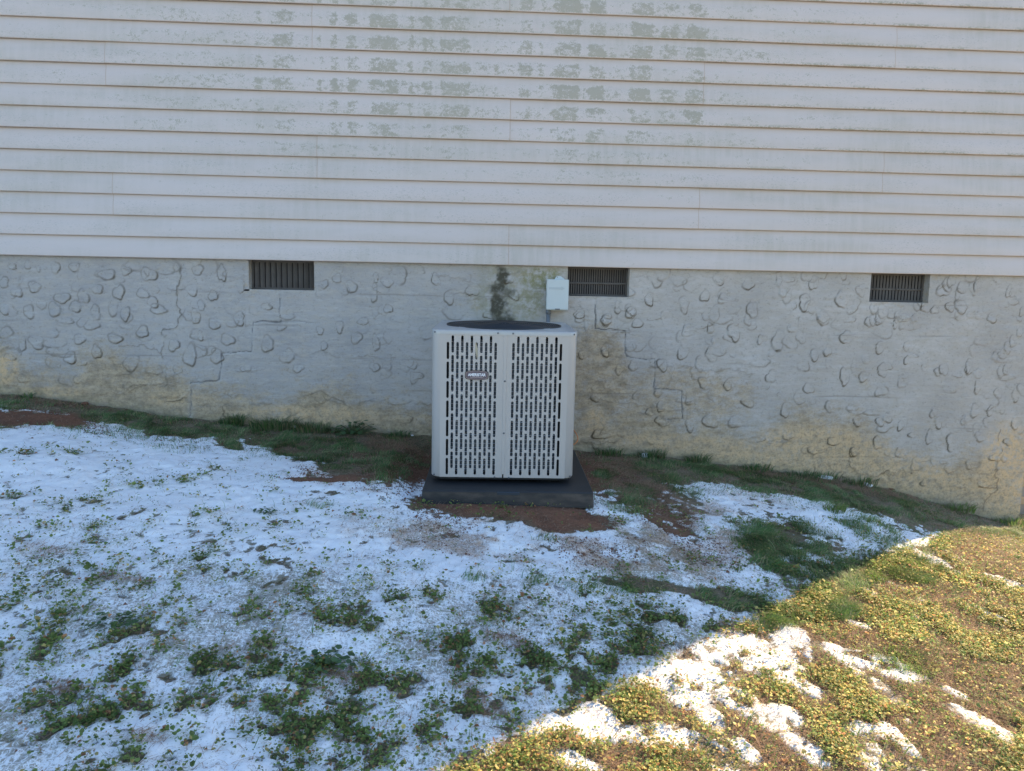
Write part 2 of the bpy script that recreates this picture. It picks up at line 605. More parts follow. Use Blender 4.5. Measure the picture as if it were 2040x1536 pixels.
M_leaf = leafmat('weed_leaf', .42)
M_blade = leafmat('grass_blade', .40)
M_straw = leafmat('dead_straw', .25, .8)
M_bigleaf = leafmat('broad_leaf', .3)
M_dead = simple('dead_leaf_brown', (.24, .10, .045), .8, 0, .35, 60, .2)
M_stone = simple('tan_stone', (.42, .29, .16), .9, 0, .25, 40, .4)
M_redclod = simple('red_clay_clod', (.16, .07, .04), .95, 0, .3, 60, .5)
M_snowl = simple('packed_snow', (.84, .84, .85), .75, 0, .03, 60, .4)
M_soilb = simple('loose_soil_crumbs', (.20, .095, .055), .95, 0, .45, 90, .4)
M_brick = simple('tan_brick', (.50, .36, .22), .9, 0, .2, 25, .4)
M_mortar = simple('mortar_joint', (.34, .30, .25), .95, 0, .15, 60, .3)

# ================================================================== GROUND SHAPE
WX = np.array([-6, -1.28, -.92, -.57, -.04, .47, 1.43, 2.39, 3.16, 3.71, 4.40, 5.05, 5.44, 6.2, 9.0])
WZ = np.array([-.62, -.862, -.896, -.947, -1.022, -1.058, -1.112, -1.195, -1.249, -1.326, -1.412, -1.60, -1.692, -1.78, -2.1])


def hwall(x):
    # smoothed wall line
    s = 0
    for d in (-.16, -.08, 0, .08, .16):
        s = s + np.interp(x + d, WX, WZ)
    return s / 5


def ground_z(x, y):
    d = np.clip(-y, 0, None)
    lin = -1.11 - .085 * (x - 1.6)
    k = sstep(.3, 2.8, d)
    base = hwall(x) * (1 - k) + np.clip(lin, -2.4, -.4) * k
    g = np.interp(d, [0, 1.16, 2.0, 3.0, 4.7, 9, 60], [0, -.045, -.13, -.245, -.42, -.75, -2.0])
    z = base + g
    z = z + .018 * fbm(x, y, 1.1, 3) * sstep(0, .6, d) + .006 * fbm(x, y, 6, 3, 5.)
    # level bed under the pad
    m = sstep(.62, .44, np.maximum(abs(x - 1.89) - .02, abs(y + .66) - .02))
    return z * (1 - m) + np.minimum(z, -1.198) * m


VWU = [-400, 0, 230, 400, 560, 860, 1150, 1380, 1540, 1740, 1920, 2040, 2400]
VWV = [740, 782, 812, 838, 850, 868, 898, 915, 940, 965, 1030, 1050, 1100]


def fields(x, y, z=None):
    """what covers the ground at (x, y)"""
    if z is None: z = ground_z(x, y)
    u, v = project(x, y, z)
    u = np.clip(u, -500, 2600)
    v = np.clip(v, 700, 1900)
    wu = fbm(x, y, 5, 3, 3.) * 16
    wv = fbm(x, y, 5, 3, 31.) * 10
    U, V = u + wu, v + wv
    dv = V - np.interp(u, VWU, VWV)
    band = np.interp(u, [-400, 0, 150, 300, 480, 560, 650, 760, 860, 1150, 1200, 1380, 1450, 1600, 1700, 1800, 1940, 2100],
                     [26, 28, 34, 36, 32, 50, 72, 92, 90, 60, 80, 50, 40, 46, 52, 52, 55, 60])
    E = lambda *a, **k: ell(U, V, *a, **k)
    # sun-lit ground, to the right of the shadow edge through the house corner
    sx = (x - 5.45) * math.sin(SUN_AZ) - (y + .03) * math.cos(SUN_AZ)
    lit = sstep(-.04, .06, sx)
    # ---- bare (no snow)
    bare = sstep(10, -10, dv - band)
    bare = np.maximum(bare, E(60, 838, 115, 12, 5) * .95)
    bare = np.maximum(bare, E(1010, 1018, 195, 22, 3))
    bare = np.maximum(bare, E(1110, 1030, 110, 24, 6))
    bare = np.maximum(bare, E(860, 1012, 60, 10, 0) * .8)
    bare = np.maximum(bare, E(1280, 985, 120, 36, 18) * (.62 + .3 * fbm(x, y, 16, 3, 47.)))
    bare = np.maximum(bare, E(1340, 1040, 70, 22, 30) * (.55 + .3 * fbm(x, y, 16, 3, 48.)))
    bare = np.maximum(bare, E(1700, 985, 110, 26, 12) * .9)
    bare = np.maximum(bare, E(1590, 1115, 135, 62, 22) * (.60 + .5 * fbm(x, y, 9, 4, 58.)))
    bare = np.maximum(bare, E(1690, 1160, 90, 40, -25) * .9)
    bare = np.maximum(bare, E(1800, 1020, 120, 28, 22) * .55)
    bare = np.maximum(bare, E(1320, 1170, 120, 15, 8) * .8)
    bare = np.maximum(bare, E(1450, 1195, 110, 20, 12) * .85)
    bare = np.maximum(bare, E(700, 930, 120, 28, 14) * .75)
    bare = np.maximum(bare, E(450, 885, 28, 12, 10) * .8)
    bare = np.maximum(bare, E(660, 955, 80, 6, 5) * .7)
    wp = [(95, 1155, 90, 34, -12), (40, 1258, 75, 45, 10), (100, 1285, 70, 40, -20), (235, 1328, 48, 40, 25), (20, 1330, 60, 45, 0), (120, 1462, 70, 50, -10),
          (530, 1116, 26, 17, 0), (500, 1215, 62, 20, 22), (560, 1245, 40, 14, 25), (865, 1142, 68, 16, 16), (850, 1195, 26, 38, 15), (705, 1330, 66, 36, 22),
          (760, 1375, 50, 24, 20), (800, 1285, 34, 30, 0), (870, 1280, 70, 20, 5), (945, 1285, 40, 34, 20), (830, 1365, 55, 34, 10), (930, 1375, 50, 26, 30),
          (1000, 1400, 36, 22, 20), (680, 1430, 70, 40, 10), (640, 1500, 90, 50, 0), (730, 1470, 60, 60, 0), (860, 1500, 60, 40, 0), (800, 1440, 36, 22, 0),
          (1080, 1330, 50, 30, 20), (1130, 1300, 38, 22, 0), (1010, 1280, 46, 16, 5), (420, 1470, 70, 22, -15), (370, 1520, 60, 30, 0), (180, 1410, 60, 22, -15),
          (200, 1135, 34, 12, 0), (215, 985, 70, 14, -8), (110, 1010, 46, 10, 0), (400, 1340, 40, 20, 0), (560, 1330, 46, 16, 10), (500, 1395, 50, 16, -20),
          (360, 1250, 50, 14, 10), (310, 1290, 36, 10, 0), (595, 1380, 50, 18, 0), (1290, 1235, 80, 18, 10), (1370, 1210, 50, 18, 10), (1190, 1190, 60, 14, 5),
          (1080, 1180, 50, 10, 5), (130, 905, 40, 8, 0), (30, 900, 36, 8, 0), (1250, 1290, 60, 18, -10), (330, 1445, 50, 16, -20), (70, 1375, 60, 20, 0)]
    W = np.zeros_like(u)
    for e in wp:
        W = np.maximum(W, E(*e, soft=.5))
    n_w = fbm(x, y, 9, 4, 11.)
    n_f = fbm(x, y, 30, 3, 61.)
    W = W * sstep(-.15, .9, .55 * n_w + 1.05 * n_f) * .60
    sp = sstep(880, 1400, v) * .66
    W = np.maximum(W, sstep(.80, 1.15, .8 * n_w + .65 * n_f + sp) * .6 * sstep(860, 900, v))
    W = np.maximum(W, (.03 + .33 * sstep(900, 1280, v)) * sstep(-.35, .8, n_f + .4 * n_w))
    W = W * (1 - lit) * (1 - E(1000, 1090, 420, 55) * .85) * sstep(20, 60, dv - band)
    # ---- sun-lit side: mostly plants with elongated snow patches
    ca, sa = math.cos(math.radians(-58)), math.sin(math.radians(-58))
    xr, yr = x * ca + y * sa, -x * sa + y * ca
    streak = fbm(xr * .45, yr, 4.2, 4, 71.)
    ls = sstep(.30, .55, streak) * .9
    snow_l = [(1480, 1285, 90, 30, 28), (1330, 1340, 150, 32, 6), (1390, 1400, 110, 26, 48), (1520, 1330, 75, 30, 35), (1570, 1290, 50, 40, 45), (1500, 1415, 90, 22, 28),
              (1560, 1420, 40, 15, 30), (1590, 1375, 70, 18, 22), (1740, 1320, 120, 22, 18), (1690, 1310, 60, 18, 20), (1310, 1470, 110, 28, 10), (1260, 1330, 90, 22, -15),
              (1610, 1490, 75, 22, 38), (1740, 1455, 50, 14, 18), (1480, 1490, 50, 22, 45), (1790, 1470, 60, 14, 45), (1860, 1120, 60, 10, 30), (1840, 1110, 34, 16, 20),
              (1845, 1240, 40, 8, 35), (2000, 1160, 45, 9, 20), (1700, 1235, 40, 9, 28), (1965, 1220, 50, 7, 25), (1080, 1440, 90, 20, -12), (1180, 1440, 60, 40, 20),
              (1150, 1520, 60, 22, 20), (1960, 1440, 90, 12, 25), (1900, 1380, 40, 9, 25), (1370, 1370, 70, 40, 20), (1790, 1170, 60, 7, 35), (1450, 1235, 50, 18, -20)]
    SL = np.zeros_like(u)
    for e in snow_l:
        SL = np.maximum(SL, E(*e, soft=.35))
    SL = np.maximum(SL, E(1400, 1300, 150, 50, 8) * sstep(-.2, .3, fbm(x, y, 9, 3, 46.)))
    SL = SL * sstep(-.85, -.2, fbm(x, y, 16, 4, 44.))
    SL = np.maximum(SL, ls * .5 + .30 * sstep(.1, .6, fbm(x, y, 22, 3, 49.)))
    # ---- snow
    S = 1 - bare
    S = S * (1 - .60 * sstep(.30, .62, W))
    mot = sstep(.50, .95, fbm(x, y, 7, 4, 77.))
    S = S * (1 - .35 * mot)
    S = S * (1 - lit) + SL * lit
    S = np.where(y > -.01, 0, S)
    # ---- red soil
    red = np.maximum.reduce([E(1010, 1016, 200, 20, 3), E(1120, 1030, 115, 24, 6), E(70, 835, 120, 14, 5), E(120, 846, 90, 12, 10), E(650, 953, 90, 9, 4) * .9,
                             E(1330, 1040, 80, 30, 30) * .8, E(880, 1040, 70, 25, 0) * .6, E(1400, 1095, 90, 25, 30) * .6, E(1180, 1100, 90, 24, 8) * .5,
                             E(1000, 955, 260, 60, 0) * .8, E(680, 900, 200, 10, 6) * .3])
    dirty = np.maximum.reduce([E(900, 1070, 160, 45, 5) * .8, E(1250, 1090, 200, 55, 12) * .9, E(1100, 1100, 200, 30, 4) * .8, E(1420, 1070, 80, 60, 40) * .8,
                               E(60, 830, 150, 26, 5), E(700, 960, 120, 20, 5) * .6, E(1500, 1000, 80, 20, 10) * .5, E(740, 1050, 60, 30, 0) * .4]) * sstep(-.8, .5, fbm(x, y, 8, 3, 90.))
    # ---- grass
    G = np.maximum.reduce([
        E(300, 842, 115, 17, 5), E(420, 858, 90, 10, 8), E(560, 868, 85, 30, 12), E(620, 895, 60, 28, 20), E(690, 905, 80, 22, 15), E(780, 925, 80, 22, 6) * .9,
        E(715, 935, 90, 22, 12) * .8, E(600, 905, 60, 16, 20) * .7, E(452, 886, 26, 9, 20), E(480, 835, 20, 9), E(800, 870, 36, 10), E(20, 815, 30, 6), E(60, 795, 20, 5), E(1210, 960, 36, 40, 60) * .9,
        E(1300, 925, 60, 14, 12), E(1385, 935, 50, 20, 10), E(1250, 990, 60, 26, 20) * .6, E(1340, 970, 60, 18, 20) * .6, E(1500, 950, 70, 12, 12), E(1600, 965, 90, 12, 10), E(1720, 990, 90, 22, 12) * .9,
        E(1640, 990, 46, 22, 20), E(1800, 1010, 90, 20, 20), E(1870, 1035, 60, 12, 15), E(1590, 1110, 130, 58, 22), E(1700, 1155, 90, 36, -25), E(1500, 1075, 40, 20, 10), E(1730, 1060, 60, 20, 20) * .7,
        E(1320, 1170, 110, 13, 8) * .8, E(1450, 1195, 110, 18, 12) * .8, E(1270, 1165, 40, 12, 5), E(1880, 1075, 60, 12, -20) * .6, E(1490, 975, 70, 5, 8) * .5,
        E(950, 1160, 40, 8, 5) * .5, E(1100, 1085, 30, 8, 5) * .4, E(290, 865, 220, 8, 3) * .3, E(900, 880, 80, 10) * .3, E(640, 1010, 26, 8) * .5, E(1140, 1170, 90, 9, 5) * .5])
    G = G * sstep(-.30, .45, fbm(x, y, 8, 4, 55.) + .12 + .2 * fbm(x, y, 30, 2, 56.)) * .85
    Gl = np.maximum.reduce([E(1950, 1045, 70, 14, 5), E(2020, 1060, 60, 12, 0), E(1880, 1075, 60, 12, -25), E(1780, 1140, 60, 20, -20), E(1650, 1190, 90, 22, -22), E(1560, 1230, 70, 26, -15),
                            E(1640, 1215, 60, 20, 0), E(1840, 1150, 40, 12, 0), E(1800, 1320, 60, 20, 20) * .5])
    G = np.maximum(G * (1 - lit), Gl * lit)
    # ---- dead straw
    D = np.maximum.reduce([E(1010, 1282, 46, 14, 5), E(700, 1350, 50, 22, 20), E(290, 1478, 36, 12), E(80, 1095, 60, 12) * .5, E(240, 1155, 50, 10) * .6, E(130, 1375, 40, 14), E(820, 885, 120, 14, 4) * .7,
                           E(130, 800, 130, 12, 6) * .6, E(1460, 930, 60, 10, 8) * .8, E(1250, 925, 80, 12) * .5, E(1300, 1000, 90, 26, 20) * .8, E(1620, 955, 200, 9, 10) * .7, E(1470, 1265, 50, 16, 20),
                           E(940, 1400, 50, 16, 30) * .7, E(470, 1300, 60, 8) * .5, E(620, 1380, 40, 12) * .5])
    Dl = np.maximum.reduce([E(1430, 1320, 80, 16, 40), E(1340, 1420, 60, 26, 10), E(1480, 1425, 100, 16, 20), E(1700, 1290, 60, 16, 20), E(1790, 1370, 50, 36, 10), E(1960, 1095, 90, 36, 8),
                            E(1980, 1130, 90, 30, 8) * .8, E(1900, 1490, 110, 34, 10) * .8, E(1600, 1270, 60, 22, 20) * .7, E(1230, 1520, 60, 30), E(1490, 1470, 90, 16, 10), E(1550, 1500, 60, 26, 10) * .7,
                            E(1000, 1480, 50, 16), E(1870, 1210, 60, 12, 30) * .7])
    D = np.maximum(D * (1 - lit), np.maximum(Dl, sstep(-.35, .45, fbm(x, y, 6, 4, 101.)) * .9) * (1 - .92 * sstep(.2, .5, SL)) * lit)
    Wl = sstep(-1.3, -.25, fbm(x, y, 11, 4, 120.) + .1) * (1 - (.88 + .08 * n_f.clip(-1, 1)) * sstep(.2, .55, SL)) * (1 - .8 * sstep(.3, .8, np.maximum(Dl, sstep(-.35, .45, fbm(x, y, 6, 4, 101.))))) * lit * sstep(8, 60, dv)
    W = np.maximum(W, Wl)
    return dict(u=u, v=v, S=S, W=W, G=G, D=D, red=np.clip(red, 0, 1) * (1 - lit * .6), dirty=dirty, lit=lit, dv=dv, bare=bare)


# ---- one ground sheet reaching the horizon
xs = np.concatenate([-3 - np.geomspace(.05, 90, 34)[::-1], np.arange(-3, 7.0, .02), 7 + np.geomspace(.03, 90, 34)])
ys = np.concatenate([-4.6 - np.geomspace(.05, 110, 36)[::-1], np.arange(-4.6, .3, .02), .3 + np.geomspace(.03, 60, 30)])
GX, GY = np.meshgrid(xs, ys)
gz = ground_z(GX.ravel(), GY.ravel())
F = fields(GX.ravel(), GY.ravel(), gz)
inpl = (F['W'] > .3) | (F['G'] > .3)
gx, gy = GX.ravel(), GY.ravel()
rough = .004 * fbm(gx, gy, 22, 3, 8.) + .005 * fbm(gx, gy, 9, 2, 18.) * np.clip(F['red'] + F['bare'], 0, 1)
far = sstep(2.0, 5.0, np.maximum(-gy - 4.6, np.maximum(gx - 7, -3 - gx)))
dust = np.clip(.40 * F['S'] + .16 * (1 - F['bare']) + .10 * F['lit'], 0, 1) * (1 - far) + far * .50
dust = np.where(F['dv'] < 40, dust * .4, dust)
me = npmesh('ground', np.stack([gx, gy, gz + rough], 1), grid_quads(len(xs), len(ys)),
            {'red': F['red'] * (1 - far), 'dust': dust, 'farf': far, 'green': np.clip(F['G'] + .6 * F['W'] * (1 - F['lit']), 0, 1) * (1 - far)})
tag(link('ground', me, M_ground), kind='structure')

# ---- snow, a sheet of its own that rises out of the soil
st = .0105
xs = np.arange(-3.2, 6.9, st)
ys = np.arange(-4.3, -.02, st)
GX, GY = np.meshgrid(xs, ys)
x, y = GX.ravel(), GY.ravel()
uu, vv = project(x, y, -1.35 + 0 * x)
keep0 = (uu > -260) & (uu < 2300) & (vv < 1800)
z0 = ground_z(x, y)
F = fields(x, y, z0)
fine = fbm(x, y, 24, 4, 200.)
m = F['S'] + .30 * fine + .26 * fbm(x, y, 50, 2, 210.) - .50 + F['lit'] * (.22 * fbm(x, y, 33, 3, 240.) - .05)
hs = np.where(m > 0, .003 * np.sqrt(np.clip(m, 0, 1)) + .010 * m, m * .06)
lump = .0045 * fbm(x, y, 9, 4, 220.)
hs = hs * (1 - .35 * F['lit']) + lump * sstep(-.05, .25, m) * (1 - .4 * F['lit'])
Zs = z0 + hs
q = grid_quads(len(xs), len(ys))
qk = (np.max(m[q], 1) > -.03) & np.all(keep0[q], 1)
q = q[qk]
used = np.zeros(len(x), bool)
used[q.ravel()] = True
remap = np.cumsum(used) - 1
me = npmesh('snow', np.stack([x, y, Zs], 1)[used], remap[q],
            {'dirty': np.clip(F['dirty'] + .12 * sstep(0, .8, fbm(x, y, 3, 2, 300.)) * (1 - F['lit']) + F['lit'] * (.30 + .25 * fbm(x, y, 7, 3, 310.)), 0, 1)[used], 'thin': sstep(.30, 0, m)[used],  # sunlit snow gets a tan tint standing in for warm sunlight
             'veg': np.clip(.12 + .75 * sstep(960, 1250, F['v']) + .5 * F['dirty'] + .25 * fbm(x, y, 2.2, 3, 320.) - .35 * F['lit'], 0, 1)[used]})
SNOW_X0, SNOW_Y0, SNOW_NX, SNOW_NY = xs[0], ys[0], len(xs), len(ys)
SURF = np.maximum(Zs, z0).reshape(SNOW_NY, SNOW_NX)
tag(link('snow', me, M_snow), 'thin patchy snow melting over the lawn in front of the wall', 'snow', kind='stuff')


def surf(x, y):
    """top of the ground or snow, whichever is higher"""
    i = np.clip(np.round((x - SNOW_X0) / st).astype(int), 0, SNOW_NX - 1)
    j = np.clip(np.round((y - SNOW_Y0) / st).astype(int), 0, SNOW_NY - 1)
    return SURF[j, i]


# ================================================================== PLANTS
def scatter(n, key, power=1.0, seed=1, xr=(-2.4, 6.6), yr=(-3.9, -.02), near=True):
    r = np.random.default_rng(seed)
    x = r.uniform(*xr, n)
    y = r.uniform(*yr, n)
    z = ground_z(x, y)
    u, v = project(x, y, z)
    ok = (u > -120) & (u < 2160) & (v < 1640)
    ok &= ~((abs(x - 1.89) < .44) & (y > -1.17) & (y < -.2))
    x, y, z = x[ok], y[ok], z[ok]
    F = fields(x, y, z)
    d = F[key] if isinstance(key, str) else key(F)
    ok = r.random(len(x)) < d ** power
    return x[ok], y[ok], {k: a[ok] for k, a in F.items()}, r


def frames(r, n, tilt):
    """random tangent frames; tilt = spread of the normal from up"""
    az = r.uniform(0, 2 * np.pi, n)
    ti = np.abs(r.normal(0, tilt, n))
    nrm = np.stack([np.sin(ti) * np.cos(az), np.sin(ti) * np.sin(az), np.cos(ti)], 1)
    a = r.uniform(0, 2 * np.pi, n)
    t0 = np.stack([np.cos(a), np.sin(a), np.zeros(n)], 1)
    t1 = t0 - nrm * np.sum(t0 * nrm, 1)[:, None]
    t1 /= np.linalg.norm(t1, axis=1)[:, None]
    t2 = np.cross(nrm, t1)
    return t1, t2, nrm


def leaves_mesh(name, P, L, Wd, t1, t2, nrm, fold, col):
    """each leaf: 7 points, 2 quads + 1 tip pair (folded, ovate)"""
    n = len(P)
    lo = np.array([[0, 0, 0], [.33, .5, 1], [.33, -.5, 1], [.75, .42, 1], [.75, -.42, 1], [1, 0, 0], [.5, 0, 0]])
    V = np.zeros((n, 7, 3))
    for i, (a, b, c) in enumerate(lo):
        V[:, i] = P + t1 * (a * L)[:, None] + t2 * (b * Wd)[:, None] + nrm * (fold * c * Wd + (.12 * L * math.sin(a * 3.1)))[:, None]
    base = (np.arange(n) * 7)[:, None]
    q = np.concatenate([base + np.array([[0, 6, 3, 1]]), base + np.array([[6, 5, 3, 3]])[:, :4], base + np.array([[0, 2, 4, 6]])], 0)
    # quads: left half, right half; tips as quads with the side point
    q = np.concatenate([base + np.array([[0, 6, 5, 3]]), base + np.array([[0, 4, 5, 6]])], 0)
    tri = np.concatenate([base + np.array([[0, 3, 1]]), base + np.array([[0, 2, 4]])], 0)
    # make it all triangles
    T = np.concatenate([tri, q[:, [0, 1, 2]], q[:, [0, 2, 3]]], 0)
    return npmesh(name, V.reshape(-1, 3), T, {'col': np.repeat(col, 7, 0)}, smooth=False)


def weed_cols(r, n, F_lit):
    a = np.array([.075, .125, .04]); b = np.array([.15, .20, .065]); c = np.array([.30, .26, .11]); d = np.array([.27, .14, .075])
    k = r.random(n)[:, None]
    col = a + (b - a) * k
    s = r.random(n)
    col = np.where((s < .10 + .38 * F_lit)[:, None], c * (.8 + .4 * k), col)
    col = np.where((s > .94 - .05 * F_lit)[:, None], d * (.7 + .6 * k), col)
    return col


# clumps of small round-leaved weeds
cx, cy, F, r = scatter(520000, lambda F: np.clip(F['W'], 0, 1) * (1 + 0 * F['lit']), 1.3, 11)
nl = r.integers(3, 7, len(cx))
idx = np.repeat(np.arange(len(cx)), nl)
n = len(idx)
rad = r.random(n) ** .6 * .028
an = r.uniform(0, 2 * np.pi, n)
px = cx[idx] + rad * np.cos(an)
py = cy[idx] + rad * np.sin(an)
hgt = (.006 + .022 * r.random(len(cx)))[idx] * (1 - (rad / .034) ** 2) + r.random(n) * .010
py = np.minimum(py, -.03)
pz = np.maximum(surf(px, py) - .004, ground_z(px, py)) + hgt
t1, t2, nr = frames(r, n, .55)
dn = sstep(-4.2, -1.0, py)
L = (.0042 + .0095 * r.random(n) ** 1.9) * (1 + .15 * dn)
big = r.random(len(cx))[idx] > .90
L = np.where(big, L * 1.5, L) * (1 - .18 * F['lit'][idx])
cc = weed_cols(r, n, F['lit'][idx]) * (1 + 1.05 * F['lit'][idx])[:, None] * np.array([1.05, 1.0, .85]) * (1.45 - .40 * F['lit'][idx])[:, None] * (.75 + .5 * r.random(len(cx)))[idx][:, None]  # leaf colours raised inside the sunlit area to paint stronger sunlight
cl_k = vnoise(px * 9, py * 9)[:, None]
cc = cc * (.75 + .5 * cl_k)
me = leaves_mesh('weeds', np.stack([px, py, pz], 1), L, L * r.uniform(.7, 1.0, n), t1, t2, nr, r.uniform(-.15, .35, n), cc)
tag(link('weeds', me, M_leaf), 'low clumps of small round-leaved weeds growing through the snow', 'weeds', kind='stuff')
n_weed = n


def blades_mesh(name, P, H, Wd, az, lean, col, curl=.5):
    n = len(P)
    d = np.stack([np.cos(az), np.sin(az), np.zeros(n)], 1)
    s = np.stack([-np.sin(az + .6), np.cos(az + .6), np.zeros(n)], 1)
    V = np.zeros((n, 5, 3))
    up = np.array([0, 0, 1.0])
    m1 = P + d * (H * lean * .35)[:, None] + up * (H * .6)[:, None]
    tip = P + d * (H * lean * (1.0 + curl))[:, None] + up * (H * (1.0 - .25 * lean * curl))[:, None]
    V[:, 0] = P - s * (Wd / 2)[:, None]
    V[:, 1] = P + s * (Wd / 2)[:, None]
    V[:, 2] = m1 - s * (Wd * .4)[:, None]
    V[:, 3] = m1 + s * (Wd * .4)[:, None]
    V[:, 4] = tip
    b = (np.arange(n) * 5)[:, None]
    T = np.concatenate([b + np.array([[0, 1, 3]]), b + np.array([[0, 3, 2]]), b + np.array([[2, 3, 4]])], 0)
    return npmesh(name, V.reshape(-1, 3), T, {'col': np.repeat(col, 5, 0)}, smooth=False)


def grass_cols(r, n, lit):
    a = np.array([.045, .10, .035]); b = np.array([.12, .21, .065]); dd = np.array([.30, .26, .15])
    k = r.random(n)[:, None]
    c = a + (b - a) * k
    c = np.where((lit > .5)[:, None], c * np.array([2.0, 1.75, 1.2]) * .9, c)  # sunlight painted in: lit blades brighter and yellower
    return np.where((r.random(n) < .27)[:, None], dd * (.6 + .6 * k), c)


cx, cy, F, r = scatter(1700000, lambda F: np.clip(F['G'] + .10 * (F['dv'] < 70) * (1 - F['red']) + .09 * F['W'] + .07 * F['lit'] * (1 - F['S']), 0, 1), 1.1, 21)
kn = vnoise(cx * 13, cy * 13)
H = r.uniform(.009, .030, len(cx)) * (.5 + .9 * kn) * (1 + .5 * (F['dv'] > 90))
az = r.uniform(0, 2 * np.pi, len(cx)) * .35 + vnoise(cx * 5, cy * 5) * 9
sz = np.minimum(surf(cx, np.minimum(cy, -.03)), ground_z(cx, cy) + .012)
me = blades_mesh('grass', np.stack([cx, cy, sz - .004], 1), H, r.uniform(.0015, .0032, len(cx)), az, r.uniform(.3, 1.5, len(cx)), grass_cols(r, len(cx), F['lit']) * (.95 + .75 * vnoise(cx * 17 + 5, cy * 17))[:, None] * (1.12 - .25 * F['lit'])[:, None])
tag(link('grass', me, M_blade), 'short green grass in patches along the foot of the wall and on the slope', 'grass', kind='stuff')
n_grass = len(cx)

# dead straw: fine flat stems
cx, cy, F, r = scatter(1500000, lambda F: np.clip(F['D'] + .012 + .022 * sstep(950, 1200, F['v']) + .16 * (1 - F['S']) * (1 - F['lit']) + .30 * F['W'] + .06 * F['dirty'] + .22 * F['lit'] * (1 - F['S']) + .15 * F['G'] * .5, 0, 1) * (1 - .6 * F['red'] * (F['dv'] < 140)), 1.25, 31)
n = len(cx)
H = r.uniform(.012, .045, n)
az = r.uniform(0, 2 * np.pi, n)
sz = surf(cx, np.minimum(cy, -.03))
lean = r.uniform(1.0, 5.0, n)
k = r.random(n)[:, None]
col = np.array([.26, .14, .085]) * (1 - k) + np.array([.52, .36, .24]) * k
me = blades_mesh('dead_straw', np.stack([cx, cy, sz - .001], 1), H * .35, r.uniform(.0011, .0024, n), az, lean, col, .2)
tag(link('dead_straw', me, M_straw), 'brown dead grass stems matted among the weeds and lying on the snow', 'dead grass', kind='stuff')
n_straw = n

# crumbs of red soil round the pad and on the snow
r = np.random.default_rng(41)
bx, by, F, r = scatter(600000, lambda F: np.clip(.75 * F['red'] + .10 * F['dirty'] + .004 + .10 * sstep(70, 20, F['dv']) * (1 - F['lit']), 0, 1), 1.1, 41)
n = len(bx)
s = r.uniform(.002, .006, n) * np.where(r.random(n) < .06, 2.0, 1)
base = np.array([[1, 0, -.3], [-.5, .87, -.3], [-.5, -.87, -.3], [.1, .1, .9]])
rot = r.uniform(0, 2 * np.pi, n)
V = np.zeros((n, 4, 3))
for i in range(4):
    a = base[i]
    V[:, i, 0] = bx + s * (a[0] * np.cos(rot) - a[1] * np.sin(rot)) * r.uniform(.7, 1.3, n)
    V[:, i, 1] = by + s * (a[0] * np.sin(rot) + a[1] * np.cos(rot)) * r.uniform(.7, 1.3, n)
    V[:, i, 2] = surf(bx, np.minimum(by, -.03)) + s * a[2] * .8
b = (np.arange(n) * 4)[:, None]
T = np.concatenate([b + np.array([[0, 1, 3]]), b + np.array([[1, 2, 3]]), b + np.array([[2, 0, 3]])], 0)
me = npmesh('soil_crumbs', V.reshape(-1, 3), T, smooth=False)
tag(link('soil_crumbs', me, M_soilb), 'loose crumbs of reddish soil scattered round the pad and the wall foot', 'soil', kind='stuff')



# ================================================================== HOUSE
X_CORNER = 5.44
house = empty('house', (2.0, 0, -1.2))
HO = np.array([2.0, 0, -1.2])
tag(house, 'house with pale vinyl siding over a rough grey parged foundation', 'house')


def hpart(name, me, mat, smooth=False, parent=None):
    me.transform(Matrix.Translation(tuple(-HO)))
    return link(name, me, mat, house if parent is None else parent, smooth)


# --- foundation relief
st = .0058
xs = np.arange(-1.9, X_CORNER + st / 2, st)
zs = np.arange(-1.80, .03, st)
VENTS = [(.282, .690, -.183), (2.288, 2.690, -.186), (4.270, 4.668, -.186)]
GX, GZ = np.meshgrid(xs, zs)
H = .0030 * fbm(GX, GZ * 1.5, 3.0, 3, 1.) + .0016 * fbm(GX * .6, GZ * 2.2, 14, 3, 2.) + .0007 * fbm(GX, GZ, 60, 2, 4.)
DIRT_SHADE = np.zeros_like(H); CRK = np.zeros_like(H); PALE = np.zeros_like(H)


def win(x0, x1, z0, z1):
    i0 = max(0, int((x0 - xs[0]) / st)); i1 = min(len(xs), int((x1 - xs[0]) / st) + 2)
    j0 = max(0, int((z0 - zs[0]) / st)); j1 = min(len(zs), int((z1 - zs[0]) / st) + 2)
    return slice(j0, j1), slice(i0, i1)


brng = random.Random(5)


